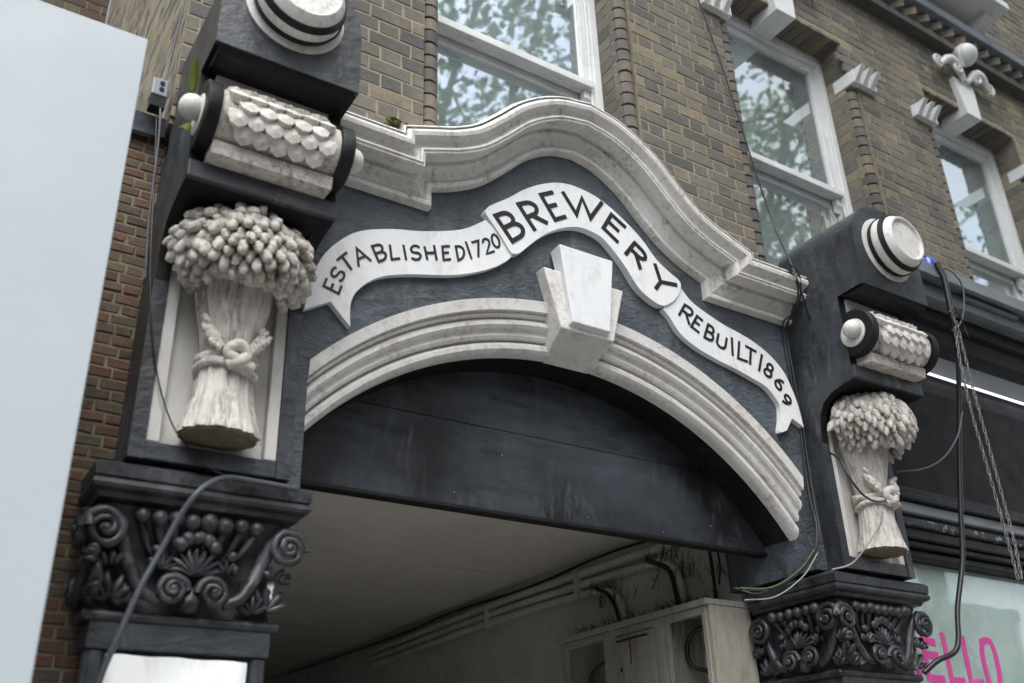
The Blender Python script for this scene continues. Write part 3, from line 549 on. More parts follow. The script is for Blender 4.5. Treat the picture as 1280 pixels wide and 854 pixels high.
def strokes(lines, wd, y, th=.004):
    m = MB(); wd = wd / 2
    for q, ln in enumerate(lines):
        P = [Vector((a, b)) for a, b in ln]; yy = y - q * .0004
        P = [p for i, p in enumerate(P) if i == 0 or (p - P[i - 1]).length > 1e-5]
        closed = (P[0] - P[-1]).length < 1e-4
        if closed: P = P[:-1]
        n = len(P); L, Q = [], []
        for i in range(n):
            if closed: a, b = (P[i] - P[i - 1]).normalized(), (P[(i + 1) % n] - P[i]).normalized()
            else:
                a = (P[i] - P[max(i - 1, 0)]); b = (P[min(i + 1, n - 1)] - P[i])
                if a.length < 1e-9: a = b
                if b.length < 1e-9: b = a
                a, b = a.normalized(), b.normalized()
            na, nb = Vector((-a.y, a.x)), Vector((-b.y, b.x)); d = max(1 + na.dot(nb), .45); mm_ = (na + nb) / d
            e = Vector((0, 0))
            if not closed and i == 0: e = -a * wd * .85
            if not closed and i == n - 1: e = b * wd * .85
            L.append(P[i] + mm_ * wd + e); Q.append(P[i] - mm_ * wd + e)
        k = n if closed else n - 1
        for i in range(k):
            j = (i + 1) % n
            m.prism([tuple(Q[i]), tuple(Q[j]), tuple(L[j]), tuple(L[i])], 1, yy, yy - th)
    return m
names = {c: 'letter_' + c.lower() for c in 'BREWYUILTSAHDO'}; names.update({'7': 'numeral_seven', '2': 'numeral_two', '0': 'numeral_zero', '8': 'numeral_eight', '6': 'numeral_six', '9': 'numeral_nine'})
for i, (ch, (TL, TR, BL, BR)) in enumerate(LETTERS):
    TL, TR, BL, BR = map(Vector, (TL, TR, BL, BR))
    def mp(u, v): return tuple((BL * (1 - u) + BR * u) * (1 - v) + (TL * (1 - u) + TR * u) * v)
    if ch == 'W': lines = [[tuple(TL), tuple(BL), tuple(TL.lerp(TR, .48)), tuple(BR), tuple(TR)]]
    else: lines = [[mp(*p) for p in ln] for ln in GL[ch]]
    p, wd, y = (bm_, .021, -.0372) if i < 7 else ((br_, .0135, -.0276) if i < 18 else (bl_, .0098, -.0274))
    nm = names[ch]
    if ch == 'I' and i in (14, 29): nm = 'numeral_one'
    strokes(lines, wd, y).build(nm, 'letter_black', p)
pane = [o for o in shop.children if o.name.startswith('window_film')][0]
for ch in 'HELO':
    pass
cur = {'H': [], 'E': [], 'L1': [], 'L2': [], 'O': []}
for k, (ch, pts) in enumerate(HELLO):
    key = {0: 'H', 1: 'H', 2: 'E', 3: 'L1', 4: 'L2', 5: 'O', 6: 'O', 7: 'E', 8: 'E', 9: 'E', 10: 'L1', 11: 'L2'}[k]
    cur[key].append(pts)
for key, lines in cur.items():
    strokes([[tuple(p) for p in smooth_path([(a, b, 0) for a, b in ln], 4)] if len(ln) > 2 else ln for ln in [[(p[0], p[1]) for p in l_] for l_ in lines]] if key != 'O' else [[(p.x, p.y) for p in smooth_path([(a, b, 0) for a, b in l_], 5)] for l_ in lines], .036, .0995, .003).build('letter_' + key[0].lower(), 'pink', pane)

# ------------------------------------------------------------------ the two carved pillars
def vec3(p): return Vector(p)
earv = []
for k in range(5):
    r5 = random.Random(50 + k); m = MB(); m.ell((0, 0, 0), (.0178, .0172, .0365), 8, 7, None, .12, r5); earv.append(m.mesh('ear', 'carved_stone', 70))
conev = []
for k in range(5):
    r5 = random.Random(80 + k); m = MB(); m.ell((0, 0, 0), (.0188, .018, .037), 8, 7, None, .10, r5)
    m.v = [(x * (1 - .3 * max(0, z / .034)), y * (1 - .3 * max(0, z / .034)), z) for x, y, z in m.v]; conev.append(m.mesh('ear', 'carved_stone', 70))
def scale_mesh(round_):
    o = [(-.026, .018), (-.029, 0), (-.021, -.022), (0, -.037 if not round_ else -.033), (.021, -.022), (.029, 0), (.026, .018)]
    m = MB(); n = len(o)
    f = [(x, -.004 - .012 * ((.02 - z) / .06), z) for x, z in o]; b = [(x * .9, .012, z) for x, z in o]
    m.add(f + b + [(0, -.0165, -.008)], [(i, (i + 1) % n, 2 * n) for i in range(n)] + [(i, n + i, n + (i + 1) % n, (i + 1) % n) for i in range(n)])
    return m.mesh('scale', 'scale_stone')
SCA = [scale_mesh(True), scale_mesh(False)]
bead = MB().ell((0, 0, 0), (.027, .027, .027), 12, 8).mesh('bead', 'capital_paint', 70)
def volute(r0, turns, mirror, rad):
    pts, rr = [], []
    N = int(26 * turns)
    for k in range(N + 1):
        t = k / N; a = -math.pi / 2 * 0 + t * turns * 2 * math.pi; r = r0 * (1 - .86 * t)
        pts.append((mirror * r * math.cos(a), -.012 - .03 * t, r * math.sin(a))); rr.append(rad * (1 - .5 * t))
    m = MB().tube(pts, rr, 8); m.ell((0, -.035, 0), (rad * .9,) * 3, 8, 6); return m
def leafpad(m, c, w_, h, d, rot=0, rn=None):
    c = Vector(c)
    for k in range(5):
        a = R(-60 + 30 * k); l_ = h * (.75 if k in (0, 4) else (.92 if k in (1, 3) else 1))
        dr = Vector((math.sin(a + rot) * w_ / h * 1.3, 0, math.cos(a + rot)))
        m.ell(c + dr * l_ * .5 + Vector((0, -d * .5 - .004 * k, 0)), (w_ * .16, d, l_ * .5), 7, 5, Matrix.Rotation(a + rot, 3, 'Y'), .06, rn or rnd)
from mathutils import noise as mnoise
def rough(m, amp, sc_, off=0):
    m.v = [tuple(Vector(p) + mnoise.noise_vector(Vector(p) * sc_ + Vector((off, off, off))) * amp) for p in m.v]
    return m
def capital(cx, root, rseed, sides):
    rr = random.Random(rseed); Z0, Z1 = 2.258, 2.572
    hb, ht, yf0, yf1, yb_ = .272, .288, .02, -.035, .46
    m = MB(); rows = []
    for k in range(9):
        t = k / 8; h = hb + (ht - hb) * t - .035 * math.sin(math.pi * t); y = yf0 + (yf1 - yf0) * t + .03 * math.sin(math.pi * t)
        rows.append([(cx - h, yb_, Z0 + (Z1 - Z0) * t), (cx - h, y, Z0 + (Z1 - Z0) * t), (cx + h, y, Z0 + (Z1 - Z0) * t), (cx + h, yb_, Z0 + (Z1 - Z0) * t)])
    cap_ = MB().loft(rows).build('capital', 'capital_paint', root, smooth=40)
    for side in sides:
        if side == 'front': T = Matrix.Translation((cx, 0, Z0)); hw = .29; nb = 8
        else: T = Matrix.Translation((cx - .27, .20, Z0)) @ Matrix.Rotation(R(-90), 4, 'Z'); hw = .22; nb = 6
        off = Matrix.Translation((0, -.015, 0))
        def put(mbx, nm, loc): 
            rough(mbx, .0045, 38, rr.uniform(0, 50)); rough(mbx, .002, 110, rr.uniform(0, 50))
            o = mbx.build(nm, 'capital_paint', cap_, smooth=60); o.matrix_basis = T @ Matrix.Translation(loc); return o
        for k in range(nb):
            u = -hw * .62 + 2 * hw * .62 * k / (nb - 1)
            inst('bead', bead, cap_, T @ Matrix.Translation((u, -.052, .283 + rr.uniform(-.004, .004))) @ Matrix.Scale(rr.uniform(.9, 1.1), 4))
            st_ = MB().tube([(u, -.04, .265), (u * .8, -.012, .2), (u * .45, .005, .13)], [.014, .011, .006], 6); put(st_, 'bead_stem', (0, 0, 0))
        for s in (-1, 1):
            put(volute(.062, 2.1, s, .017), 'volute', (s * (hw - .005), -.05, .225))
            put(volute(.047, 2.0, -s, .014), 'volute', (s * .062, -.03, .068))
            m = MB().tube(smooth_path([(s * .10, -.03, .035), (s * .15, -.035, .06), (s * .19, -.03, .12), (s * .215, -.03, .18), (s * .245, -.045, .25), (s * (hw - .01), -.055, .286)], 5), [.016 + .006 * math.sin(j / 25 * 3) for j in range(26)], 8)
            put(m, 'scroll', (0, 0, 0))
            m = MB(); leafpad(m, (s * .235, .004, .03), .09, .10, .02, s * .15, rr); leafpad(m, (s * .25, -.02, .125), .075, .055, .022, s * .5, rr); leafpad(m, (s * .195, -.0, .02), .06, .07, .018, 0, rr); put(m, 'leaf', (0, 0, 0))
            m = MB(); leafpad(m, (s * .1, -.01, .13), .05, .06, .016, -s * .6, rr); m.ell((s * .115, -.03, .19), (.02, .018, .018), 8, 6); m.ell((s * .13, -.025, .15), (.014, .014, .018), 8, 6); put(m, 'leaf', (0, 0, 0))
        m = MB()
        for k in range(9):
            a = R(-76 + 19 * k); m.ell((math.sin(a) * .042, -.03 - .008 * math.cos(a), .12 + math.cos(a) * .042), (.0105, .016, .045), 7, 6, Matrix.Rotation(a, 3, 'Y'))
        put(m, 'shell', (0, 0, 0))
        m = MB()
        for k in range(5):
            a = R(-64 + 32 * k); m.ell((math.sin(a) * .06, -.045, .19 + math.cos(a) * .045), (.024, .018, .022), 9, 6, Matrix.Rotation(a, 3, 'Y'), .08, rr)
        put(m, 'leaf', (0, 0, 0))
        m = MB().lathe([(.012, 0), (.03, .01), (.032, .035), (.02, .06), (.008, .075)], (0, -.02, .01), 2, 12); put(m, 'husk', (0, 0, 0))
    return cap_
def slab(m, cx, h, y0, z0, z1, yb_=.47): m.box(cx - h, cx + h, y0, yb_, z0, z1)
def make_pillar(cx, label, seed, cones):
    rr = random.Random(seed)
    root = thing('carved_pillar', label, 'pillar', (cx, 0, 0), None)
    H = .261
    # pilaster under the capital
    m = MB().box(cx - .255, cx + .255, .045, .5, .1, 2.15); m.build('pilaster', 'pillar_paint', root, bevel=.02)
    for s in (-1, 1): MB().tube([(cx + s * .245, .04, .1), (cx + s * .245, .04, 2.148)], .03, 12).build('pilaster_roll', 'pillar_paint', root, smooth=50)
    MB().box(cx - .275, cx + .275, .005, .49, 2.152, 2.235).build('neck_block', 'pillar_paint', root, bevel=.006)
    m = MB().tube([(cx - .285, .01, 2.247), (cx + .285, .01, 2.247)], .017, 10).tube([(cx - .285, .01, 2.247), (cx - .285, .49, 2.247)], .017, 10).tube([(cx + .285, .01, 2.247), (cx + .285, .49, 2.247)], .017, 10)
    m.ell((cx - .285, .01, 2.247), (.017,) * 3, 10, 8).ell((cx + .285, .01, 2.247), (.017,) * 3, 10, 8)
    m.build('neck_roll', 'capital_paint', root, smooth=50)
    capital(cx, root, seed + 1, ('front', 'left'))
    # abacus
    prof = [(.268, 2.56), (.285, 2.575), (.315, 2.582), (.322, 2.597), (.338, 2.605), (.345, 2.615), (.343, 2.628), (.335, 2.634), (.342, 2.64), (.345, 2.675), (.33, 2.69), (.285, 2.705), (.262, 2.708)]
    rows = []
    for h, z in prof: 
        j = rr.uniform(-.001, .001); y = -(h - .262) - .01 if h < .335 else -(h - .262) - .018
        rows.append([(cx - h, .47, z), (cx - h, .2, z + j), (cx - h, y, z), (cx, y + j, z + j), (cx + h, y, z), (cx + h, .47, z)])
    ab = MB().loft(rows); ab.f.append(tuple(range(12 * 6, 13 * 6))); ab.build('abacus', 'capital_paint', root, smooth=30)
    # shaft: back, cheeks with cove, foot
    zc = 4.31
    cove = [(-.1, 2.706), (-.1, 3.33), (-.104, 3.40), (-.118, 3.47), (-.15, 3.525), (-.21, 3.56), (-.29, 3.578), (-.352, 3.583)]
    m = MB().box(cx - H + .003, cx + H - .003, -.04, .03, 2.706, 4.05)
    m.build('shaft_back', 'pillar_paint', root)
    for s in (-1, 1):
        a, b = sorted((cx + s * H, cx + s * .212))
        ck = MB().prism(cove + [(-.352, 4.038), (-.513, 4.046), (-.513, zc), (.029, zc), (.029, 2.706)], 0, a, b).build('cheek', 'pillar_paint', root)
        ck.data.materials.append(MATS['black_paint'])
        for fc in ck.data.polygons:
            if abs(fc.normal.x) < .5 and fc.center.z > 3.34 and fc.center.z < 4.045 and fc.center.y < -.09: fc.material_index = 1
    MB().box(cx - .212, cx + .212, -.097, -.03, 2.707, 2.765).build('shaft_foot', 'pillar_paint', root, bevel=.003)
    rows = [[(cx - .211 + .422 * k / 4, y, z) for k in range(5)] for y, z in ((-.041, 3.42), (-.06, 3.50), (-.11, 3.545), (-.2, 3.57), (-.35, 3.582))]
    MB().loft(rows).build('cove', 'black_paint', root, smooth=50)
    MB().box(cx - .211, cx + .211, -.349, -.04, 3.588, 4.038).build('bracket_core', 'pillar_paint', root)
    MB().box(cx - .262, cx + .262, -.372, -.30, 3.584, 3.652).build('ledge', 'pillar_paint', root, bevel=.005)
    # niche
    MB().box(cx - .2105, cx + .2105, -.055, -.039, 2.768, 3.44).build('niche_panel', 'niche_white', root)
    for s in (-1, 1):
        a, b = sorted((cx + s * .2115, cx + s * .170)); MB().box(a, b, -.092, -.054, 2.767, 3.43).build('niche_border', 'niche_white', root, bevel=.004)
    # sheaf
    cy = -.135
    fr = [rr.uniform(-1, 1) for _ in range(96)]
    def flute(a, j):
        q = int(a / 2 / math.pi * 96 + .5) % 96; return 1 + .04 * fr[(q + j // 3) % 96] + .03 * math.sin(a * 13 + j * .3)
    pr_ = [(.128, 2.80), (.126, 2.81), (.115, 2.85), (.098, 2.92), (.089, 2.99), (.084, 3.04), (.083, 3.07), (.088, 3.11), (.10, 3.18), (.118, 3.26), (.13, 3.34), (.115, 3.42)]
    fl = MB().lathe(pr_, (0, 0, 0), 2, 96, mod=flute); fl.v = [(cx + x, cy + y * .82, z) for x, y, z in fl.v]
    sh = fl.build('sheaf', 'straw_stone', root, smooth=50)
    bt_ = MB().lathe([(.124, 2.797), (.118, 2.790), (.06, 2.786)], (0, 0, 0), 2, 48, mod=lambda a, j: 1 + .03 * math.sin(a * 11)); bt_.v = [(cx + x, cy + y * .82, z) for x, y, z in bt_.v]
    tag(bt_.build('cut_stalks', 'bare_stone', sh), None)
    for q in range(3):
        pts = [(cx + .092 * math.cos(a), cy + .08 * math.sin(a), 3.045 + .022 * (q - 1) + .012 * math.sin(a * 2 + q * 2)) for a in [2 * math.pi * k / 24 for k in range(25)]]
        MB().tube(pts, .0155, 8).build('tie', 'carved_stone', sh, smooth=60)
    kn = MB().tube(smooth_path([(cx - .02, cy - .085, 3.02), (cx + .015, cy - .105, 3.03), (cx + .035, cy - .10, 3.06), (cx + .005, cy - .108, 3.085), (cx - .025, cy - .095, 3.06), (cx + .01, cy - .10, 3.03), (cx + .06, cy - .085, 3.02)], 5), .021, 8)
    kn.build('knot', 'carved_stone', sh, smooth=60)
    for s in (-1, 1):
        tz = MB()
        tz.tube(smooth_path([(cx + s * .045, cy - .085, 3.07), (cx + s * .075, cy - .075, 3.11), (cx + s * .10, cy - .05, 3.165)], 5), [.016, .018, .02, .022, .023, .024, .024, .022, .02, .017, .01], 8)
        for k in range(12):
            t = rr.random(); a = rr.uniform(0, 6.28); tz.ell((cx + s * (.06 + .045 * t) + .018 * math.cos(a), cy - .085 + .03 * t - .008, 3.085 + .085 * t + .016 * math.sin(a)), (.011, .011, .017), 7, 5, Euler((0, s * .7, 0)).to_matrix(), .1, rr)
        tz.build('tassel', 'carved_stone', sh, smooth=60)
    # head of ears
    hc = Vector((cx + (.012 if cones else 0), -.178, 3.435)); rad = Vector((.21, .18, .148))
    dm = MB().ell(hc, rad * .88, 28, 18); dm.build('ear_core', 'carved_stone', sh, smooth=60)
    n = 350; cnt = 0; cells = []
    for k in range(n):
        z = 1 - 2 * (k + .5) / n; ph = k * 2.39996 + seed; rxy = math.sqrt(1 - z * z)
        d = Vector((rxy * math.cos(ph), rxy * math.sin(ph), z))
        if d.y > .25 or z < -.78: continue
        nor = Vector((d.x / rad.x, d.y / rad.y, d.z / rad.z)).normalized()
        p = hc + Vector((d.x * rad.x, d.y * rad.y, d.z * rad.z)) + nor * rr.uniform(-.004, .027)
        ax = (nor * (.62 if not cones else .45) + Vector((rr.uniform(-.3, .3), rr.uniform(-.3, .3), (-.7 if not cones else -.85) + rr.uniform(-.25, .25)))).normalized()
        mw = Matrix.Translation(p) @ ax.to_track_quat('Z', 'Y').to_matrix().to_4x4() @ Matrix.Rotation(rr.uniform(0, 6.28), 4, 'Z') @ Matrix.Scale(rr.uniform(.95, 1.32), 4)
        inst('ear', rr.choice(conev if cones else earv), sh, mw); cnt += 1
    # scaled roll with black end bands and egg bosses
    ay, az, ar = -.398, 3.812, .106
    MB().box(cx - .208, cx + .208, -.362, -.348, 3.653, 4.034).build('roll_backing', 'niche_white', root)
    rl = MB().lathe([(.05, -.211), (ar, -.211), (ar * 1.0, -.19), (ar * .93, -.17), (ar * .93, .17), (ar, .19), (ar, .211), (.05, .211)], (cx, ay, az), 0, 40).build('roll', 'carved_stone', root, smooth=40)
    MB().prism([(-.36, 3.653), (-.436, 3.653), (-.44, 3.675), (-.444, 3.70), (-.41, 3.703), (-.36, 3.703)], 0, cx - .2105, cx + .2105).build('roll_apron', 'carved_stone', root, smooth=30)
    for j in range(6):
        th = R(78 - 24.5 * j)
        ncol = 6 - (j % 2)
        for i_ in range(ncol):
            xx = (i_ - (ncol - 1) / 2) * .0625
            base = Matrix.Translation((cx + xx, ay, az)) @ Matrix.Rotation(-th, 4, 'X')     # -y is outwards
            mw = base @ Matrix.Translation((rr.uniform(-.002, .002), -(ar + .004), 0)) @ Matrix.Rotation(R(-rr.uniform(1, 7)), 4, 'X') @ Matrix.Rotation(R(rr.uniform(-7, 7)), 4, 'Y') @ Matrix.Scale(1.22 + rr.uniform(-.05, .05), 4)
            inst('scale', SCA[1 if cones else 0], rl, mw)
    for s in (-1, 1):
        MB().lathe([(.08, s * .212), (.122, s * .212), (.124, s * .218), (.124, s * .254), (.119, s * .26), (.077, s * .26), (.073, s * .254), (.02, s * .254)], (cx, ay, az), 0, 40).build('end_band', 'black_paint', root, smooth=35)
        eg = MB().lathe([(.001, s * .33), (.016, s * .327), (.031, s * .319), (.042, s * .306), (.046, s * .29), (.044, s * .275), (.038, s * .262), (.028, s * .255)], (cx, ay - .02, az + .005), 0, 20)
        eg.build('egg_boss', 'mould_white', root, smooth=60)
        MB().lathe([(.074, s * .255), (.072, s * .261), (.062, s * .265), (.05, s * .264), (.036, s * .26)], (cx, ay, az), 0, 28).build('boss_ring', 'niche_white', root, smooth=40)
    # block with barrel-vaulted top
    poly = [(cx - H + .002, 4.045), (cx + H - .002, 4.045)] + [(cx + (H - .002) * math.cos(R(a)), zc + (H - .002) * math.sin(R(a))) for a in range(0, 181, 6)]
    MB().prism(poly, 1, .0, -.5155).build('bracket_block', 'pillar_paint', root, smooth=30)
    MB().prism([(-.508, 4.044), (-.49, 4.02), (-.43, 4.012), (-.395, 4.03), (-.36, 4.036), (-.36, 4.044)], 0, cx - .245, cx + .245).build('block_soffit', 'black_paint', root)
    # barrel
    def lt(pf_): return [(r_, -.515 - h) for r_, h in pf_]
    br = MB().lathe(lt([(.14, -.005), (.152, .01), (.162, .04), (.160, .07), (.147, .105), (.127, .135), (.122, .137), (.116, .135), (.112, .122), (.01, .120)]), (cx, 0, zc), 1, 48).build('barrel', 'mould_white', root, smooth=35)
    for h0, h1, ra, rb in ((.012, .036, .158, .166), (.078, .102, .161, .152)):
        MB().lathe(lt([(ra - .006, h0), (ra + .0025, h0), (rb + .0025, h1), (rb - .006, h1)]), (cx, 0, zc), 1, 48).build('hoop', 'black_paint', br, smooth=35)
    MB().lathe([(.186, -.514), (.186, -.519), (.176, -.523), (.16, -.526), (.14, -.526)], (cx, 0, zc), 1, 40).build('barrel_ring', 'niche_white', root, smooth=35)
    return root
PLX, PRX = .8165, 4.0735
pl = make_pillar(PLX, 'left dark pillar with carved wheat sheaf and white poster below its capital', 3, False)
pr2 = make_pillar(PRX, 'right dark pillar with carved hop-cone sheaf beside the pink shop lettering', 11, True)

pc = [o for o in pl.children if o.name.startswith('capital')][0]
bp = MB()
bp.ell((1.068, -.022, 2.362), (.014, .012, .038), 10, 8, None, .12, rnd); rough(bp, .012, 30)
bp.build('bare_patch', 'banner_white', pc, smooth=60)
# ------------------------------------------------------------------ boards and signs
hb = MB().box(-3.2, .347, -.52, -.48, .11, 3.94).build('white_hoarding', 'board_white', bevel=.003); tag(hb, 'large plain pale board standing at the left edge in front of red brick', 'board')
ps = MB(); rows = []
for z in [1.2 + .94 * k / 6 for k in range(7)]: rows.append([(PLX - .213 + .42 * k / 10, .018 - .006 * abs(math.sin(k * 2.3 + z * 9)) * (k > 0), z + (0 if z < 2.1 else .0022 * math.sin(k * 1.7) - .002 * (k / 10))) for k in range(11)])
pst = ps.loft(rows).build('poster', 'banner_white', smooth=40)
sm = pst.modifiers.new('thickness', 'SOLIDIFY'); sm.thickness = .004; tag(pst, 'plain white poster pasted on the left pillar under the capital', 'poster')

# ------------------------------------------------------------------ passage: meter cabinet, conduits, dead climbers
cab = thing('meter_cabinet', 'cream wooden meter cabinet with open compartments on the passage wall', 'cabinet', (3.64, 1.1, 0))
FX, ZT_ = 3.50, 2.622
m = MB().box(FX - .03, PW - .004, .50, 1.80, ZT_, ZT_ + .03); m.build('cabinet_top', 'cabinet_paint', cab, bevel=.004)
MB().box(FX, PW - .004, .505, .53, 1.6, ZT_ - .001).build('side_panel', 'cabinet_paint', cab, bevel=.003)
MB().box(FX, PW - .004, 1.755, 1.78, 1.6, ZT_ - .001).build('side_panel', 'cabinet_paint', cab, bevel=.003)
MB().box(PW - .03, PW - .005, .531, 1.754, 1.6, ZT_ - .002).build('back_board', 'cabinet_paint', cab)
for y in (.88, 1.31): MB().box(FX - .012, PW - .032, y - .025, y + .025, 1.6, ZT_ - .001).build('partition', 'cabinet_paint', cab, bevel=.003)
for a, b in ((.53, .855), (.905, 1.285), (1.335, 1.755)):
    f = MB().box(FX - .008, FX + .018, a + .001, a + .03, 1.6, ZT_ - .003).box(FX - .008, FX + .018, b - .03, b - .001, 1.6, ZT_ - .003).box(FX - .009, FX + .018, a + .03, b - .03, ZT_ - .04, ZT_ - .003)
    f.build('door_frame', 'cabinet_paint', cab, bevel=.002)
dr = MB()
for k in range(3):
    y0 = .937 + k * .106; dr.box(FX - .014, FX + .008, y0, y0 + .1045, 1.6, ZT_ - .045)
d_ = dr.build('door', 'cabinet_paint', cab, bevel=.002)
MB().box(FX - .019, FX - .0145, .975, 1.24, ZT_ - .075, ZT_ - .066).build('door_slot', 'dark_inside', d_)
MB().ell((FX - .018, 1.21, 2.40), (.006, .006, .012), 8, 6).build('keyhole', 'dark_inside', d_)
MB().box(FX - .0152, FX - .0145, 1.12, 1.13, 2.42, 2.56).build('rust_run', 'brown_stain', d_)
for y, z, yl in ((.70, 2.36, 1), (1.54, 2.30, 0)):
    mt = MB().box(3.66, PW - .031, y - .07, y + .05, z, z + .06).build('meter', 'meter_grey', cab, bevel=.006)
    MB().box(3.657, 3.6595, y - .045, y - .0, z + .02, z + .045).build('meter_dial', 'dark_inside', mt)
    MB().box(3.68, PW - .031, y - .09, y - .02, z + .11, z + .2).build('fuse_box', 'rubber', cab, bevel=.008)
    MB().tube(smooth_path([(3.72, y - .05, z + .2), (3.66, y + .05, z + .2), (3.62, y + .12, z + .13), (3.63, y + .12, z + .02), (3.68, y + .04, z - .02)], 6), .012, 8).build('meter_cable', 'rubber', cab, smooth=60)
    if yl:
        MB().box(PW - .05, PW - .031, y - .15, y + .08, z - .3, z + .05).build('meter_board', 'meter_board', cab)
        MB().lathe([(.035, 0), (.035, -.012), (.002, -.014)], (PW - .056, y - .02, z - .09), 0, 16).build('warning_disc', 'meter_yellow', cab)
CC = [
 ('conduit_pipe', [(3.745, 4.9, 3.06), (3.745, 3.4, 3.085), (3.745, 2.2, 3.088), (3.745, 1.2, 3.075), (3.745, .6, 3.065)], .025, 'topmost straight conduit running along the passage wall under the ceiling'),
 ('conduit_pipe', [(3.75, 4.9, 3.0), (3.75, 3.2, 3.03), (3.75, 2.0, 3.02), (3.75, 1.25, 3.0), (3.75, 1.08, 2.98), (3.75, .98, 2.9), (3.75, .96, 2.78), (3.75, .96, 2.66)], .025, 'middle conduit bending down nearest the passage mouth into the cabinet'),
 ('conduit_pipe', [(3.75, 4.9, 2.945), (3.75, 3.4, 2.975), (3.75, 2.2, 2.965), (3.75, 1.72, 2.94), (3.75, 1.56, 2.90), (3.75, 1.49, 2.82), (3.75, 1.475, 2.74), (3.75, 1.475, 2.66)], .025, 'lowest conduit bending down into the far end of the cabinet')]
for nm, pts, r_, lb in CC:
    tag(MB().tube(smooth_path(pts, 6), r_, 10).build(nm, 'pipe_paint', smooth=60), lb, 'pipe', 'conduits on the passage wall')
for y in (1.9, 3.0): tag(MB().box(3.715, 3.784, y - .015, y + .015, 2.93, 3.11).build('pipe_clip', 'pipe_paint'), 'dark strap clip round the conduits ' + ('nearer the cabinet' if y < 2 else 'deeper in the passage'), 'clip', 'pipe clips')
tag(MB().tube(smooth_path([(3.765, 7, 3.15), (3.765, 4.5, 3.13), (3.765, 3.6, 3.155), (3.765, 2.5, 3.13), (3.765, 1.6, 3.16), (3.765, .8, 3.12)], 6), .008, 6).build('ceiling_wire', 'rubber', smooth=60), 'thin black wire sagging along the corner of passage wall and ceiling', 'wire')
def climber(name, base, spots, label, seed, big=0):
    rr = random.Random(seed); root = thing(name, label, 'plant', base); m = MB()
    for (p, n_, h, lean) in spots:
        for k in range(n_):
            q = Vector(p) + Vector((rr.uniform(-.02, .02), rr.uniform(-.16, .16), 0)); d = Vector((rr.uniform(-.35, .1), rr.uniform(-.5, .5) + lean, 1)).normalized(); l_ = h * rr.uniform(.4, .95)
            e = q + d * l_; m.tube([q, q + d * l_ * .5 + Vector((rr.uniform(-.01, .01), rr.uniform(-.01, .01), 0)), e], [.0018, .0014, .0007], 4)
            for j in range(3):
                t = rr.uniform(.35, .9); s_ = q + d * l_ * t; m.tube([s_, s_ + Vector((rr.uniform(-.03, .01), rr.uniform(-.04, .04), rr.uniform(.01, .045)))], [.0012, .0006], 4)
    o = m.build('twigs', 'twig', root); o['kind'] = 'stuff'; return root
r1 = climber('dead_climber', (3.68, 1.5, 2.655), [((3.68, 1.72, 2.652), 26, .11, 0), ((3.66, 1.5, 2.652), 14, .12, .1), ((3.73, 1.52, 2.83), 12, .14, -.5), ((3.73, 1.6, 2.92), 10, .12, -.3)], 'dead black twigs above the far end of the meter cabinet', 5)
MB().tube(smooth_path([(3.715, 1.475, 2.655), (3.71, 1.5, 2.8), (3.715, 1.58, 2.9), (3.72, 1.7, 2.96)], 5), .012, 6).build('stem', 'twig', r1, smooth=60)
r2 = climber('dead_climber', (3.68, .96, 2.655), [((3.67, 1.2, 2.652), 24, .10, 0), ((3.66, .98, 2.652), 22, .11, .1), ((3.73, 1.02, 2.85), 14, .17, -.6), ((3.73, 1.1, 2.98), 18, .16, -.4)], 'dead black twigs round the conduit bend nearest the passage mouth', 6)
MB().tube(smooth_path([(3.712, .96, 2.655), (3.708, .97, 2.8), (3.712, 1.02, 2.93), (3.72, 1.2, 3.02)], 5), .014, 6).build('stem', 'twig', r2, smooth=60)
r3 = climber('dead_climber', (3.68, .7, 2.655), [((3.68, .76, 2.652), 26, .09, 0), ((3.72, .66, 2.78), 6, .16, .5), ((3.72, .68, 2.85), 6, .16, -.6)], 'dead upright black stem behind the pale near side panel of the cabinet', 8)
MB().tube(smooth_path([(3.72, .68, 2.655), (3.72, .675, 2.8), (3.72, .69, 3.1)], 5), .011, 6).build('stem', 'twig', r3, smooth=60)
MB().tube(smooth_path([(3.72, .62, 2.95), (3.70, .60, 2.84), (3.70, .62, 2.76)], 5), .006, 5).build('stem', 'twig', r3, smooth=60)

# ------------------------------------------------------------------ cables, wires and chains
def cable(name, pts, r_, mat, label, cat='cable', sub=6):
    o = MB().tube(smooth_path(pts, sub), r_, 8).build(name, mat, smooth=60); return tag(o, label, cat)
cable('cable', GREY_CABLE, .0092, 'grey_rubber', 'thick grey cable slanting across the left capital')
cable('wire', NICHE_WIRE, .0028, 'rubber', 'thin dark wire drooping across the base of the left wheat sheaf', 'wire')
cable('wire', FLANK_WIRE, .004, 'grey_rubber', 'grey wire running down the brick corner to the junction box', 'wire')
cable('wire', FACADE_WIRE, .0055, 'rubber', 'thin black wire hanging down the brickwork left of the middle window', 'wire')
cable('cable', CONDUIT, .0135, 'rubber', 'thick black cable hanging from the shop cornice and kinking to the right capital')
cable('wire', SIDE_CABLE, .005, 'grey_rubber', 'grey wire sagging from the thick black cable to the right pillar', 'wire')
cable('wire', LOOP_CABLE, .0045, 'grey_rubber', 'short looped wire at the top of the shop cornice', 'wire')
cable('wire', SHEAF_WIRE, .005, 'rubber', 'black wire looped across the tie of the right sheaf', 'wire')
cable('wire', PALE_WIRE, .0045, 'pale_wire', 'pale wire slanting over the base of the right sheaf', 'wire')
cable('cable', BUNDLE, .0055, 'rubber', 'outer black cable curling round the right cornice end and down the corner')
cable('cable', BUNDLE2, .0045, 'rubber', 'inner black cable curling round the right cornice end and down the corner')
gp = [BUNDLE[-4], BUNDLE[-3], BUNDLE[-2], BUNDLE[-1]]
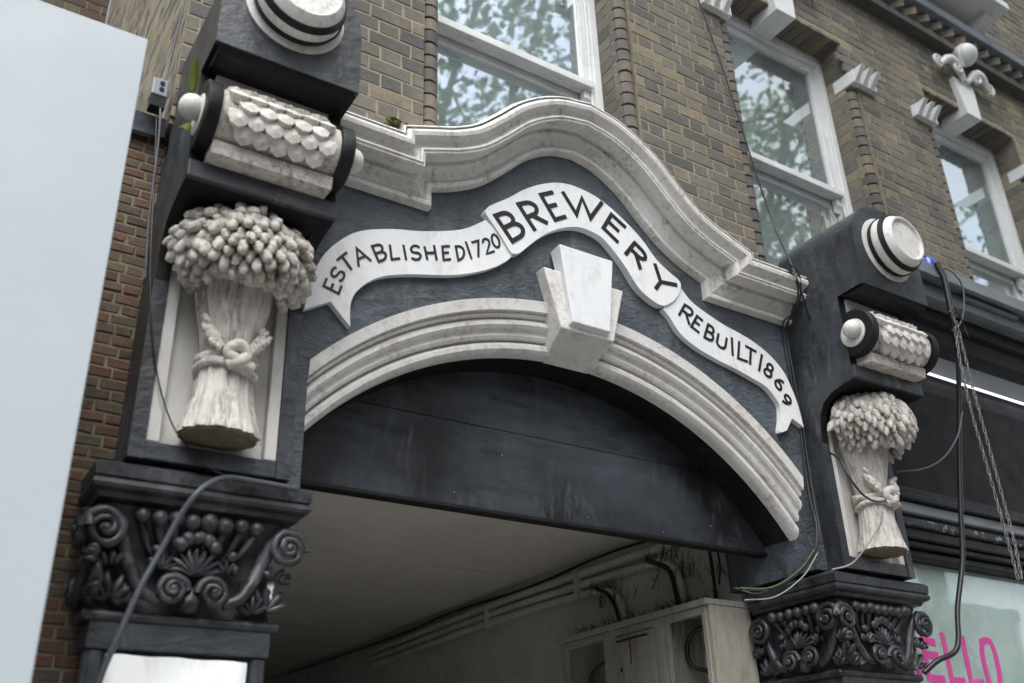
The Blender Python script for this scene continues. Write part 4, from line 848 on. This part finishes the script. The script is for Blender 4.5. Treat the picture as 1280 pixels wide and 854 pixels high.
cable('wire', [(p[0] - .012, p[1] - .012, p[2] + .006) for p in gp], .0042, 'green_wire', 'green wire ends beside the right capital', 'wire')
cable('wire', [(p[0] + .004, p[1] - .014, p[2] - .008 - .012 * k) for k, p in enumerate(gp)], .003, 'pale_wire', 'pale frayed wire ends under the green ones by the right capital', 'wire')
# chain links
lk = [(.0065 * math.cos(a), 0, .013 * math.sin(a) + (.007 if math.sin(a) > 0 else -.007)) for a in [2 * math.pi * k / 12 for k in range(13)]]
link_me = MB().tube(lk, .0027, 6, False).mesh('link', 'rust_steel', 60)
def chain(pts, label):
    P = smooth_path(pts, 12); root = thing('chain', label, 'chain', tuple(P[0])); acc = 0; nxt = 0; i = 0; k = 0; step = .0335
    for a, b in zip(P[:-1], P[1:]):
        d = b - a; L = d.length
        while nxt <= acc + L:
            p = a + d * ((nxt - acc) / L)
            mw = Matrix.Translation(p) @ d.to_track_quat('Z', 'Y').to_matrix().to_4x4() @ Matrix.Rotation(R(90 * (k % 2) + 30), 4, 'Z')
            inst('link', link_me, root, mw); nxt += step; k += 1
        acc += L
chain(CHAIN1, 'left steel chain of the two hanging before the dark shop panel')
chain(CHAIN2, 'right steel chain of the two hanging before the dark shop panel')
cp = thing('cable_post', 'black post with a pale tie under the blue lamp', 'post', CONDUIT[0])
MB().tube([(CONDUIT[0][0] - .02, -.37, 4.52), CONDUIT[0], CONDUIT[1], CONDUIT[2]], .017, 10).build('post', 'rubber', cp, smooth=60)
c1 = Vector(CONDUIT[1]); dd = (Vector(CONDUIT[2]) - c1).normalized(); tt = c1 + dd * .03
MB().tube([tt + (dd.orthogonal().normalized() * math.cos(a) + dd.cross(dd.orthogonal().normalized()) * math.sin(a)) * .019 for a in [2 * math.pi * k / 14 for k in range(15)]], .0035, 6).build('cable_tie', 'pale_wire', cp, smooth=60)
rr = random.Random(4)
for k in range(4):
    p0 = Vector(CONDUIT[1]) + Vector((rr.uniform(-.02, .02), -.02, 0)); pts = [p0]
    for j in range(5): pts.append(pts[-1] + Vector((rr.uniform(-.03, .03), rr.uniform(-.012, .012), -.035)))
    MB().tube(smooth_path(pts, 4), .0035, 6).build('loose_strand', 'rubber', cp, smooth=60)
bl = MB().lathe([(.052, 0), (.052, .012), (.046, .016), (.043, .05), (.034, .072), (.01, .08), (.001, .081)], (4.80, -.30, 4.516), 2, 24).build('blue_lamp', 'blue_lamp', smooth=40); tag(bl, 'small blue lamp dome on top of the shop cornice', 'lamp')
# junction box at the brick corner
jb = thing('junction_box', 'small grey junction box with two holes on the brick corner by the lead', 'box', (.487, -.02, 4.12))
MB().box(.455, .515, -.03, .03, 4.135, 4.215).build('housing', 'socket_grey', jb, bevel=.006)
MB().box(.458, .512, -.026, .026, 4.085, 4.134).build('cable_entry', 'dark_inside', jb, bevel=.003)
for z in (4.165, 4.193): MB().lathe([(.009, 0), (.009, -.003), (.001, -.003)], (.49, -.031, z), 1, 14).build('hole', 'dark_inside', jb)
MB().tube(smooth_path([(.497, -.02, 4.09), (.503, -.03, 4.02), (.51, -.03, 3.9), (.52, -.03, 3.6), (.535, -.05, 3.35)], 5), .0045, 6).build('lead_wire', 'grey_rubber', jb, smooth=60)
# weeds
def leafm(base, tip, wd):
    b, t = Vector(base), Vector(tip); d = t - b; s = d.cross(Vector((.3, 1, .1))).normalized(); n = s.cross(d).normalized(); L_, C_, Q_ = [], [], []
    for k in range(8):
        f = k / 7; h = wd * math.sin(math.pi * min(f * .9 + .1, 1)) ** .8; p = b + d * f + n * .012 * math.sin(f * 3.1)
        L_.append(p + s * h + n * .003); C_.append(p); Q_.append(p - s * h + n * .003)
    return MB().loft([L_, C_, Q_])
for base, tip, wd, lb in (((.515, -.45, 3.84), (.505, -.50, 3.965), .015, 'upright yellow-green leaf growing above the left egg boss'), ((.525, -.44, 3.735), (.492, -.50, 3.665), .018, 'short yellow-green leaf growing below the left egg boss')):
    wr = leafm(base, tip, wd).build('weed_leaf', 'weed_leaf', smooth=60); s_ = wr.modifiers.new('thickness', 'SOLIDIFY'); s_.thickness = .0012; tag(wr, lb, 'leaf')
dg = thing('dry_grass', 'tuft of dry grass stalks on top of the right pillar bracket', 'plant', (3.90, -.2, 4.54)); m = MB(); rr = random.Random(9)
for k in range(16):
    p = Vector((rr.uniform(3.84, 3.97), rr.uniform(-.42, -.08), 4.5)); p.z = 4.31 + math.sqrt(max(.262 ** 2 - (p.x - PRX) ** 2, 0)) - .005
    d = Vector((rr.uniform(-.4, .2), rr.uniform(-.3, .3), 1)).normalized() * rr.uniform(.06, .15)
    m.tube([p, p + d * .6, p + d + Vector((rr.uniform(-.02, .02), 0, -.005))], [.0022, .0018, .0008], 4)
m.build('stalks', 'dry_grass', dg)['kind'] = 'stuff'

# ------------------------------------------------------------------ trees across the street, mirrored in the window panes
def tree(x, y, h, rad, seed, label, nleaf):
    rr = random.Random(seed); root = thing('plane_tree', label, 'tree', (x, y, 0), 'street trees'); m = MB(); tips = []
    m.tube([(x, y, -.02), (x + .1, y, h * .25), (x - .1, y + .1, h * .45)], [.34, .27, .22], 10)
    for k in range(13):
        a = k * 2.4 + seed; s = Vector((x - .05, y + .05, h * (.30 + .16 * rr.random()))); e = Vector((x + math.cos(a) * rad * rr.uniform(.5, .95), y + math.sin(a) * rad * rr.uniform(.5, .95), h * rr.uniform(.6, 1.0)))
        md = s.lerp(e, .5) + Vector((rr.uniform(-.5, .5), rr.uniform(-.5, .5), .6)); P = smooth_path([s, md, e], 5); m.tube(P, [.12 - .009 * j for j in range(11)], 6)
        for j in range(7):
            b = P[rr.randint(4, 10)]; t = b + Vector((rr.uniform(-1.8, 1.8), rr.uniform(-1.8, 1.8), rr.uniform(-1.0, 1.5))); m.tube([b, b.lerp(t, .5) + Vector((0, 0, .15)), t], [.035, .025, .01], 5); tips.append(t); tips.append(b.lerp(t, .6))
    m.build('trunk', 'bark', root, smooth=50)
    c = MB(); V, F = [], []
    for k in range(nleaf):
        t = rr.choice(tips); p = t + Vector((rr.gauss(0, .55), rr.gauss(0, .55), rr.gauss(0, .42)))
        u = Vector((rr.gauss(0, 1), rr.gauss(0, 1), rr.gauss(0, 1))).normalized(); v = u.orthogonal().normalized(); s = rr.uniform(.05, .105); b = len(V)
        V += [p - u * s, p + v * s * .7, p + u * s, p - v * s * .7]; F.append((b, b + 1, b + 2, b + 3))
    c.v = [tuple(q) for q in V]; c.f = F
    me = bpy.data.meshes.new('crown'); me.from_pydata(c.v, [], c.f); me.materials.append(MATS['foliage'])
    o = link(bpy.data.objects.new('crown', me)); par(o, root)
tree(5.2, -8.0, 15.5, 4.2, 1, 'nearest plane tree across the street, mirrored in the left window', 11000)
tree(12.0, -8.6, 16.5, 4.6, 2, 'middle plane tree across the street, mirrored in the middle window', 11000)
tree(19.0, -9.5, 17.0, 4.8, 3, 'farthest plane tree across the street, mirrored in the right window', 11000)

def terrace(x0, x1, h, mat, label, seed):  # row out of view, added to darken the low sky facing the facade
    root = thing('unseen_terrace', label, 'house', ((x0 + x1) / 2, -19, 0), 'unseen houses across the street')
    MB().box(x0 + .02, x1 - .02, -27, -19, -.02, h).build('wall', mat, root)
    MB().box(x0 + .01, x1 - .01, -19.2, -18.8, h + .001, h + .4).build('parapet', 'stone_blue', root)
    n = 3
    for fl_ in range(int(h // 3.1)):
        for k in range(n):
            cx = x0 + (k + .5) * (x1 - x0) / n; z = 1.0 + fl_ * 3.1
            wn = MB().box(cx - .6, cx + .6, -19.0, -18.96, z, z + 1.9).build('window', 'frame_white', root)
            MB().box(cx - .52, cx + .52, -18.955, -18.95, z + .08, z + 1.82).build('pane', 'room_blue', wn)
x = -34
for k in range(9):
    terrace(x, x + 8, 9.5 + 1.3 * math.sin(k * 2.1), 'stock_mortar' if k % 2 else 'red_brick', ['plain', 'tall', 'low', 'narrow', 'pale', 'dark', 'wide', 'old', 'end'][k] + ' terraced house added unseen across the street', k); x += 8

# ------------------------------------------------------------------ bricks, laid last so that the visible ones can be chosen
bpy.context.view_layer.update()
dg_ = bpy.context.evaluated_depsgraph_get()
def brick_verts(w_, h, d, rn, jj=.0022):
    def j(): return rn.uniform(-jj, jj)
    v = []
    for y, k in ((d, 0), (.0035, 0), (0, .003)):
        for sx, sz in ((-1, -1), (1, -1), (1, 1), (-1, 1)): v.append((sx * (w_ / 2 - k) + j(), y + (0 if y == d else j() * .5), sz * (h / 2 - k) + j()))
    f = [(a * 4 + i, a * 4 + (i + 1) % 4, (a + 1) * 4 + (i + 1) % 4, (a + 1) * 4 + i) for a in (0, 1) for i in range(4)] + [(8, 9, 10, 11)]
    return v, f
CO, GJ = .078, .011
def lay(a, b, z0, z1, rn, skip=None, S=.202, Hh=.094, CO=CO, GJ=GJ):          # Flemish bond between a and b; returns (centre along, centre z, length)
    out = []; P = S + Hh + 2 * GJ; k0 = int(z0 / CO)
    for k in range(k0, int(z1 / CO) + 1):
        zc = (k + .5) * CO
        x = a - (P if k % 2 else P / 2) + rn.uniform(-.012, .012); st = True
        while x < b:
            L = S if st else Hh; x0, x1 = max(x, a + .002), min(x + L, b - .002)
            if x1 - x0 > S * .13 and not (skip and skip((x0 + x1) / 2, zc)): out.append(((x0 + x1) / 2, zc, x1 - x0))
            x += L + GJ; st = not st
    return out
def brickwork(root, mass_name, mat, bricks, place, core, cap_n, seed, name='brick', margin=60, S=.202, Hh=.094, CO=CO, GJ=GJ):
    rn = random.Random(seed); protos = {}
    for key, L in (('s', S), ('h', Hh)):
        for q in range(8):
            v, f = brick_verts(L, CO - GJ, .02, rn); me = bpy.data.meshes.new(name); me.from_pydata(v, [], f); me.materials.append(MATS[mat]); protos[key, q] = (me, L, v, f)
    cand, rest = [], []
    for (u, z, L) in bricks:
        c = place @ Vector((u, 0, z)); fp = frame_px(c)
        if not fp or not (-margin < fp[0] < 1280 + margin and -margin < fp[1] < 854 + margin): continue
        p0 = frame_px(place @ Vector((u - L / 2, 0, z))); p1 = frame_px(place @ Vector((u + L / 2, 0, z))); p2 = frame_px(place @ Vector((u, 0, z + .033)))
        area = abs((p1[0] - p0[0]) * (p2[1] - fp[1]) - (p1[1] - p0[1]) * (p2[0] - fp[0])) * 2
        vis = 0; pts = [Vector((u + L * q * .42, -.006, z + .033 * e)) for q in (-1, 0, 1) for e in (-.8, .8)]
        for p in pts:
            w3 = place @ p; q = frame_px(w3)
            if not (0 <= q[0] <= 1280 and 0 <= q[1] <= 854): continue
            d = (w3 - CAM); L3 = d.length; hit, loc, nn, ii, ob, mx = sc.ray_cast(dg_, CAM, d / L3, distance=L3 + .3)
            if not hit or (loc - CAM).length > L3 - .012: vis += 1
        (cand if vis else rest).append((area * vis / len(pts), u, z, L, vis))
    cand.sort(reverse=True); rest += cand[cap_n:]; cand = cand[:cap_n]
    def mat_of(u, z): return place @ Matrix.Translation((u, rn.uniform(-.0016, .0012), z + rn.uniform(-.0012, .0012))) @ Euler((R(rn.uniform(-.5, .5)), R(rn.uniform(-.35, .35)), R(rn.uniform(-.5, .5)))).to_matrix().to_4x4()
    for (_, u, z, L, _v) in cand:
        me, L0, v, f = protos['s' if L > (S + Hh) / 2 else 'h', rn.randrange(8)]
        inst(name, me, root, mat_of(u, z) @ Matrix.Diagonal((L / L0, 1, 1, 1)))
    if rest:
        V, F, T = [], [], []
        for (_, u, z, L, _v) in rest:
            me, L0, v, f = protos['s' if L > (S + Hh) / 2 else 'h', rn.randrange(8)]; M4 = mat_of(u, z) @ Matrix.Diagonal((L / L0, 1, 1, 1)); b = len(V)
            V += [tuple(M4 @ Vector(p)) for p in v]; F += [tuple(b + i for i in q) for q in f]; T += [rn.random()] * len(v)
        me = bpy.data.meshes.new(mass_name); me.from_pydata(V, [], F); me.materials.append(MATS[mat + '_mass'])
        at = me.attributes.new('tone', 'FLOAT', 'POINT'); at.data.foreach_set('value', T)
        o = link(bpy.data.objects.new(mass_name, me)); par(o, root); o['kind'] = 'stuff'
    return len(cand), len(rest)
rn = random.Random(21)
bk = []
segs = [(XL, WX[0][0] - .062), (WX[0][1] + JB, WX[1][0] - .062), (WX[1][1] + JB, WX[2][0] - .062), (WX[2][1] + JB, XR)]
for a, b in segs: bk += lay(a, b, 4.17, 6.19, rn)
bk += lay(XL, XR, 6.19 + .0, 7.03, rn, lambda x, z: z < 6.6 and any(a - .02 < x < b + .02 for a, b in WX))
bk += lay(XL, XR, 7.42, 9.4, rn)
I4 = Matrix.Identity(4)
print('stock bricks', brickwork(bld, 'distant_bricks', 'stock_brick', bk, I4, wall, 300, 31))
fl = Matrix.Translation((XL, 0, 0)) @ Matrix.Rotation(R(-90), 4, 'Z')       # flank wall: local -x runs into depth
print('flank', brickwork(bld, 'flank_bricks', 'stock_brick', [(u, z, L) for u, z, L in lay(-3.3, -.012, 4.1, 9.0, rn)], fl, wall, 0, 32))
print('red', brickwork(red, 'hidden_bricks', 'red_brick', lay(-1.4, .563, 1.9, 4.03, rn, None, .112, .052, .0405, .0075), Matrix.Translation((0, .118, 0)), None, 300, 33, 'brick', 60, .112, .052, .0405, .0075))
print('house', brickwork(hse, 'hidden_bricks', 'red_brick', lay(-3, .53, 6.5, 9.5, rn), Matrix.Translation((0, 3.3, 0)), None, 200, 34))
# bull-nosed jamb bricks and brick soffits
def bull(s):
    poly = []
    r_ = .038
    pts = [(0, .14), (0, .052)] + [(.006 + r_ + r_ * math.cos(a), .02 + r_ - .012 + r_ * math.sin(a)) for a in [math.pi - math.pi * k / 8 * 1.0 for k in range(0, 1)]]
    arcq = [(.041 - .047 * math.cos(a), .049 - .047 * math.sin(a)) for a in [R(35 + 11 * k) for k in range(11)]]
    poly = [(-.002, .14), (-.002, .024)] + arcq + [(JB - .002, .024), (JB - .002, .14)]
    poly = [(s * x, y) for x, y in poly]
    return MB().prism(poly, 2, -.0325, .0325).mesh('jamb_brick', 'stock_brick', 40)
bR, bL = bull(1), bull(-1)
rev = MB().box(-.003, .02, -.0, .105, -.0335, .0335).mesh('reveal_brick', 'stock_brick'); rev2 = MB().box(-.003, .02, .003, .186, -.0335, .0335).mesh('reveal_brick', 'stock_brick')
for xa, xb in WX:
    for k in range(int(4.3 / CO), int(6.19 / CO)):
        z = (k + .5) * CO; jz = rn.uniform(-.002, .002)
        p = frame_px((xb, 0, z))
        if p and -30 < p[0] < 1310 and -30 < p[1] < 700:
            inst('jamb_brick', bR, bld, Matrix.Translation((xb + .001 + rn.uniform(-.001, .001), .002 + rn.uniform(-.002, .002), z + jz)))
            inst('reveal_brick', rev, bld, Matrix.Translation((xb + rn.uniform(-.001, .001), .085 - .004, z + rn.uniform(-.002, .002))))
        p = frame_px((xa, 0, z))
        if p and -30 < p[0] < 1310 and -30 < p[1] < 700:
            inst('jamb_brick', bL, bld, Matrix.Translation((xa + .021, .002, z + jz)) @ Matrix.Diagonal((.95, 1, 1, 1)))
for xa, xb in WX[1:]:
    for k in range(4): inst('reveal_brick', rev2, bld, Matrix.Translation((xb + rn.uniform(-.001, .001), 0, 6.345 + k * .062)) @ Matrix.Diagonal((1, 1, .8, 1)))
sb = MB().box(-.032, .032, .002, .186, -.006, .02).mesh('soffit_brick', 'stock_brick')
for xa, xb in WX[1:]:
    n = int((xb - xa) / CO)
    for k in range(n): inst('soffit_brick', sb, bld, Matrix.Translation((xa + (k + .5) * (xb - xa) / n, rn.uniform(-.002, .002), ZH + rn.uniform(-.002, .001) - .002)))
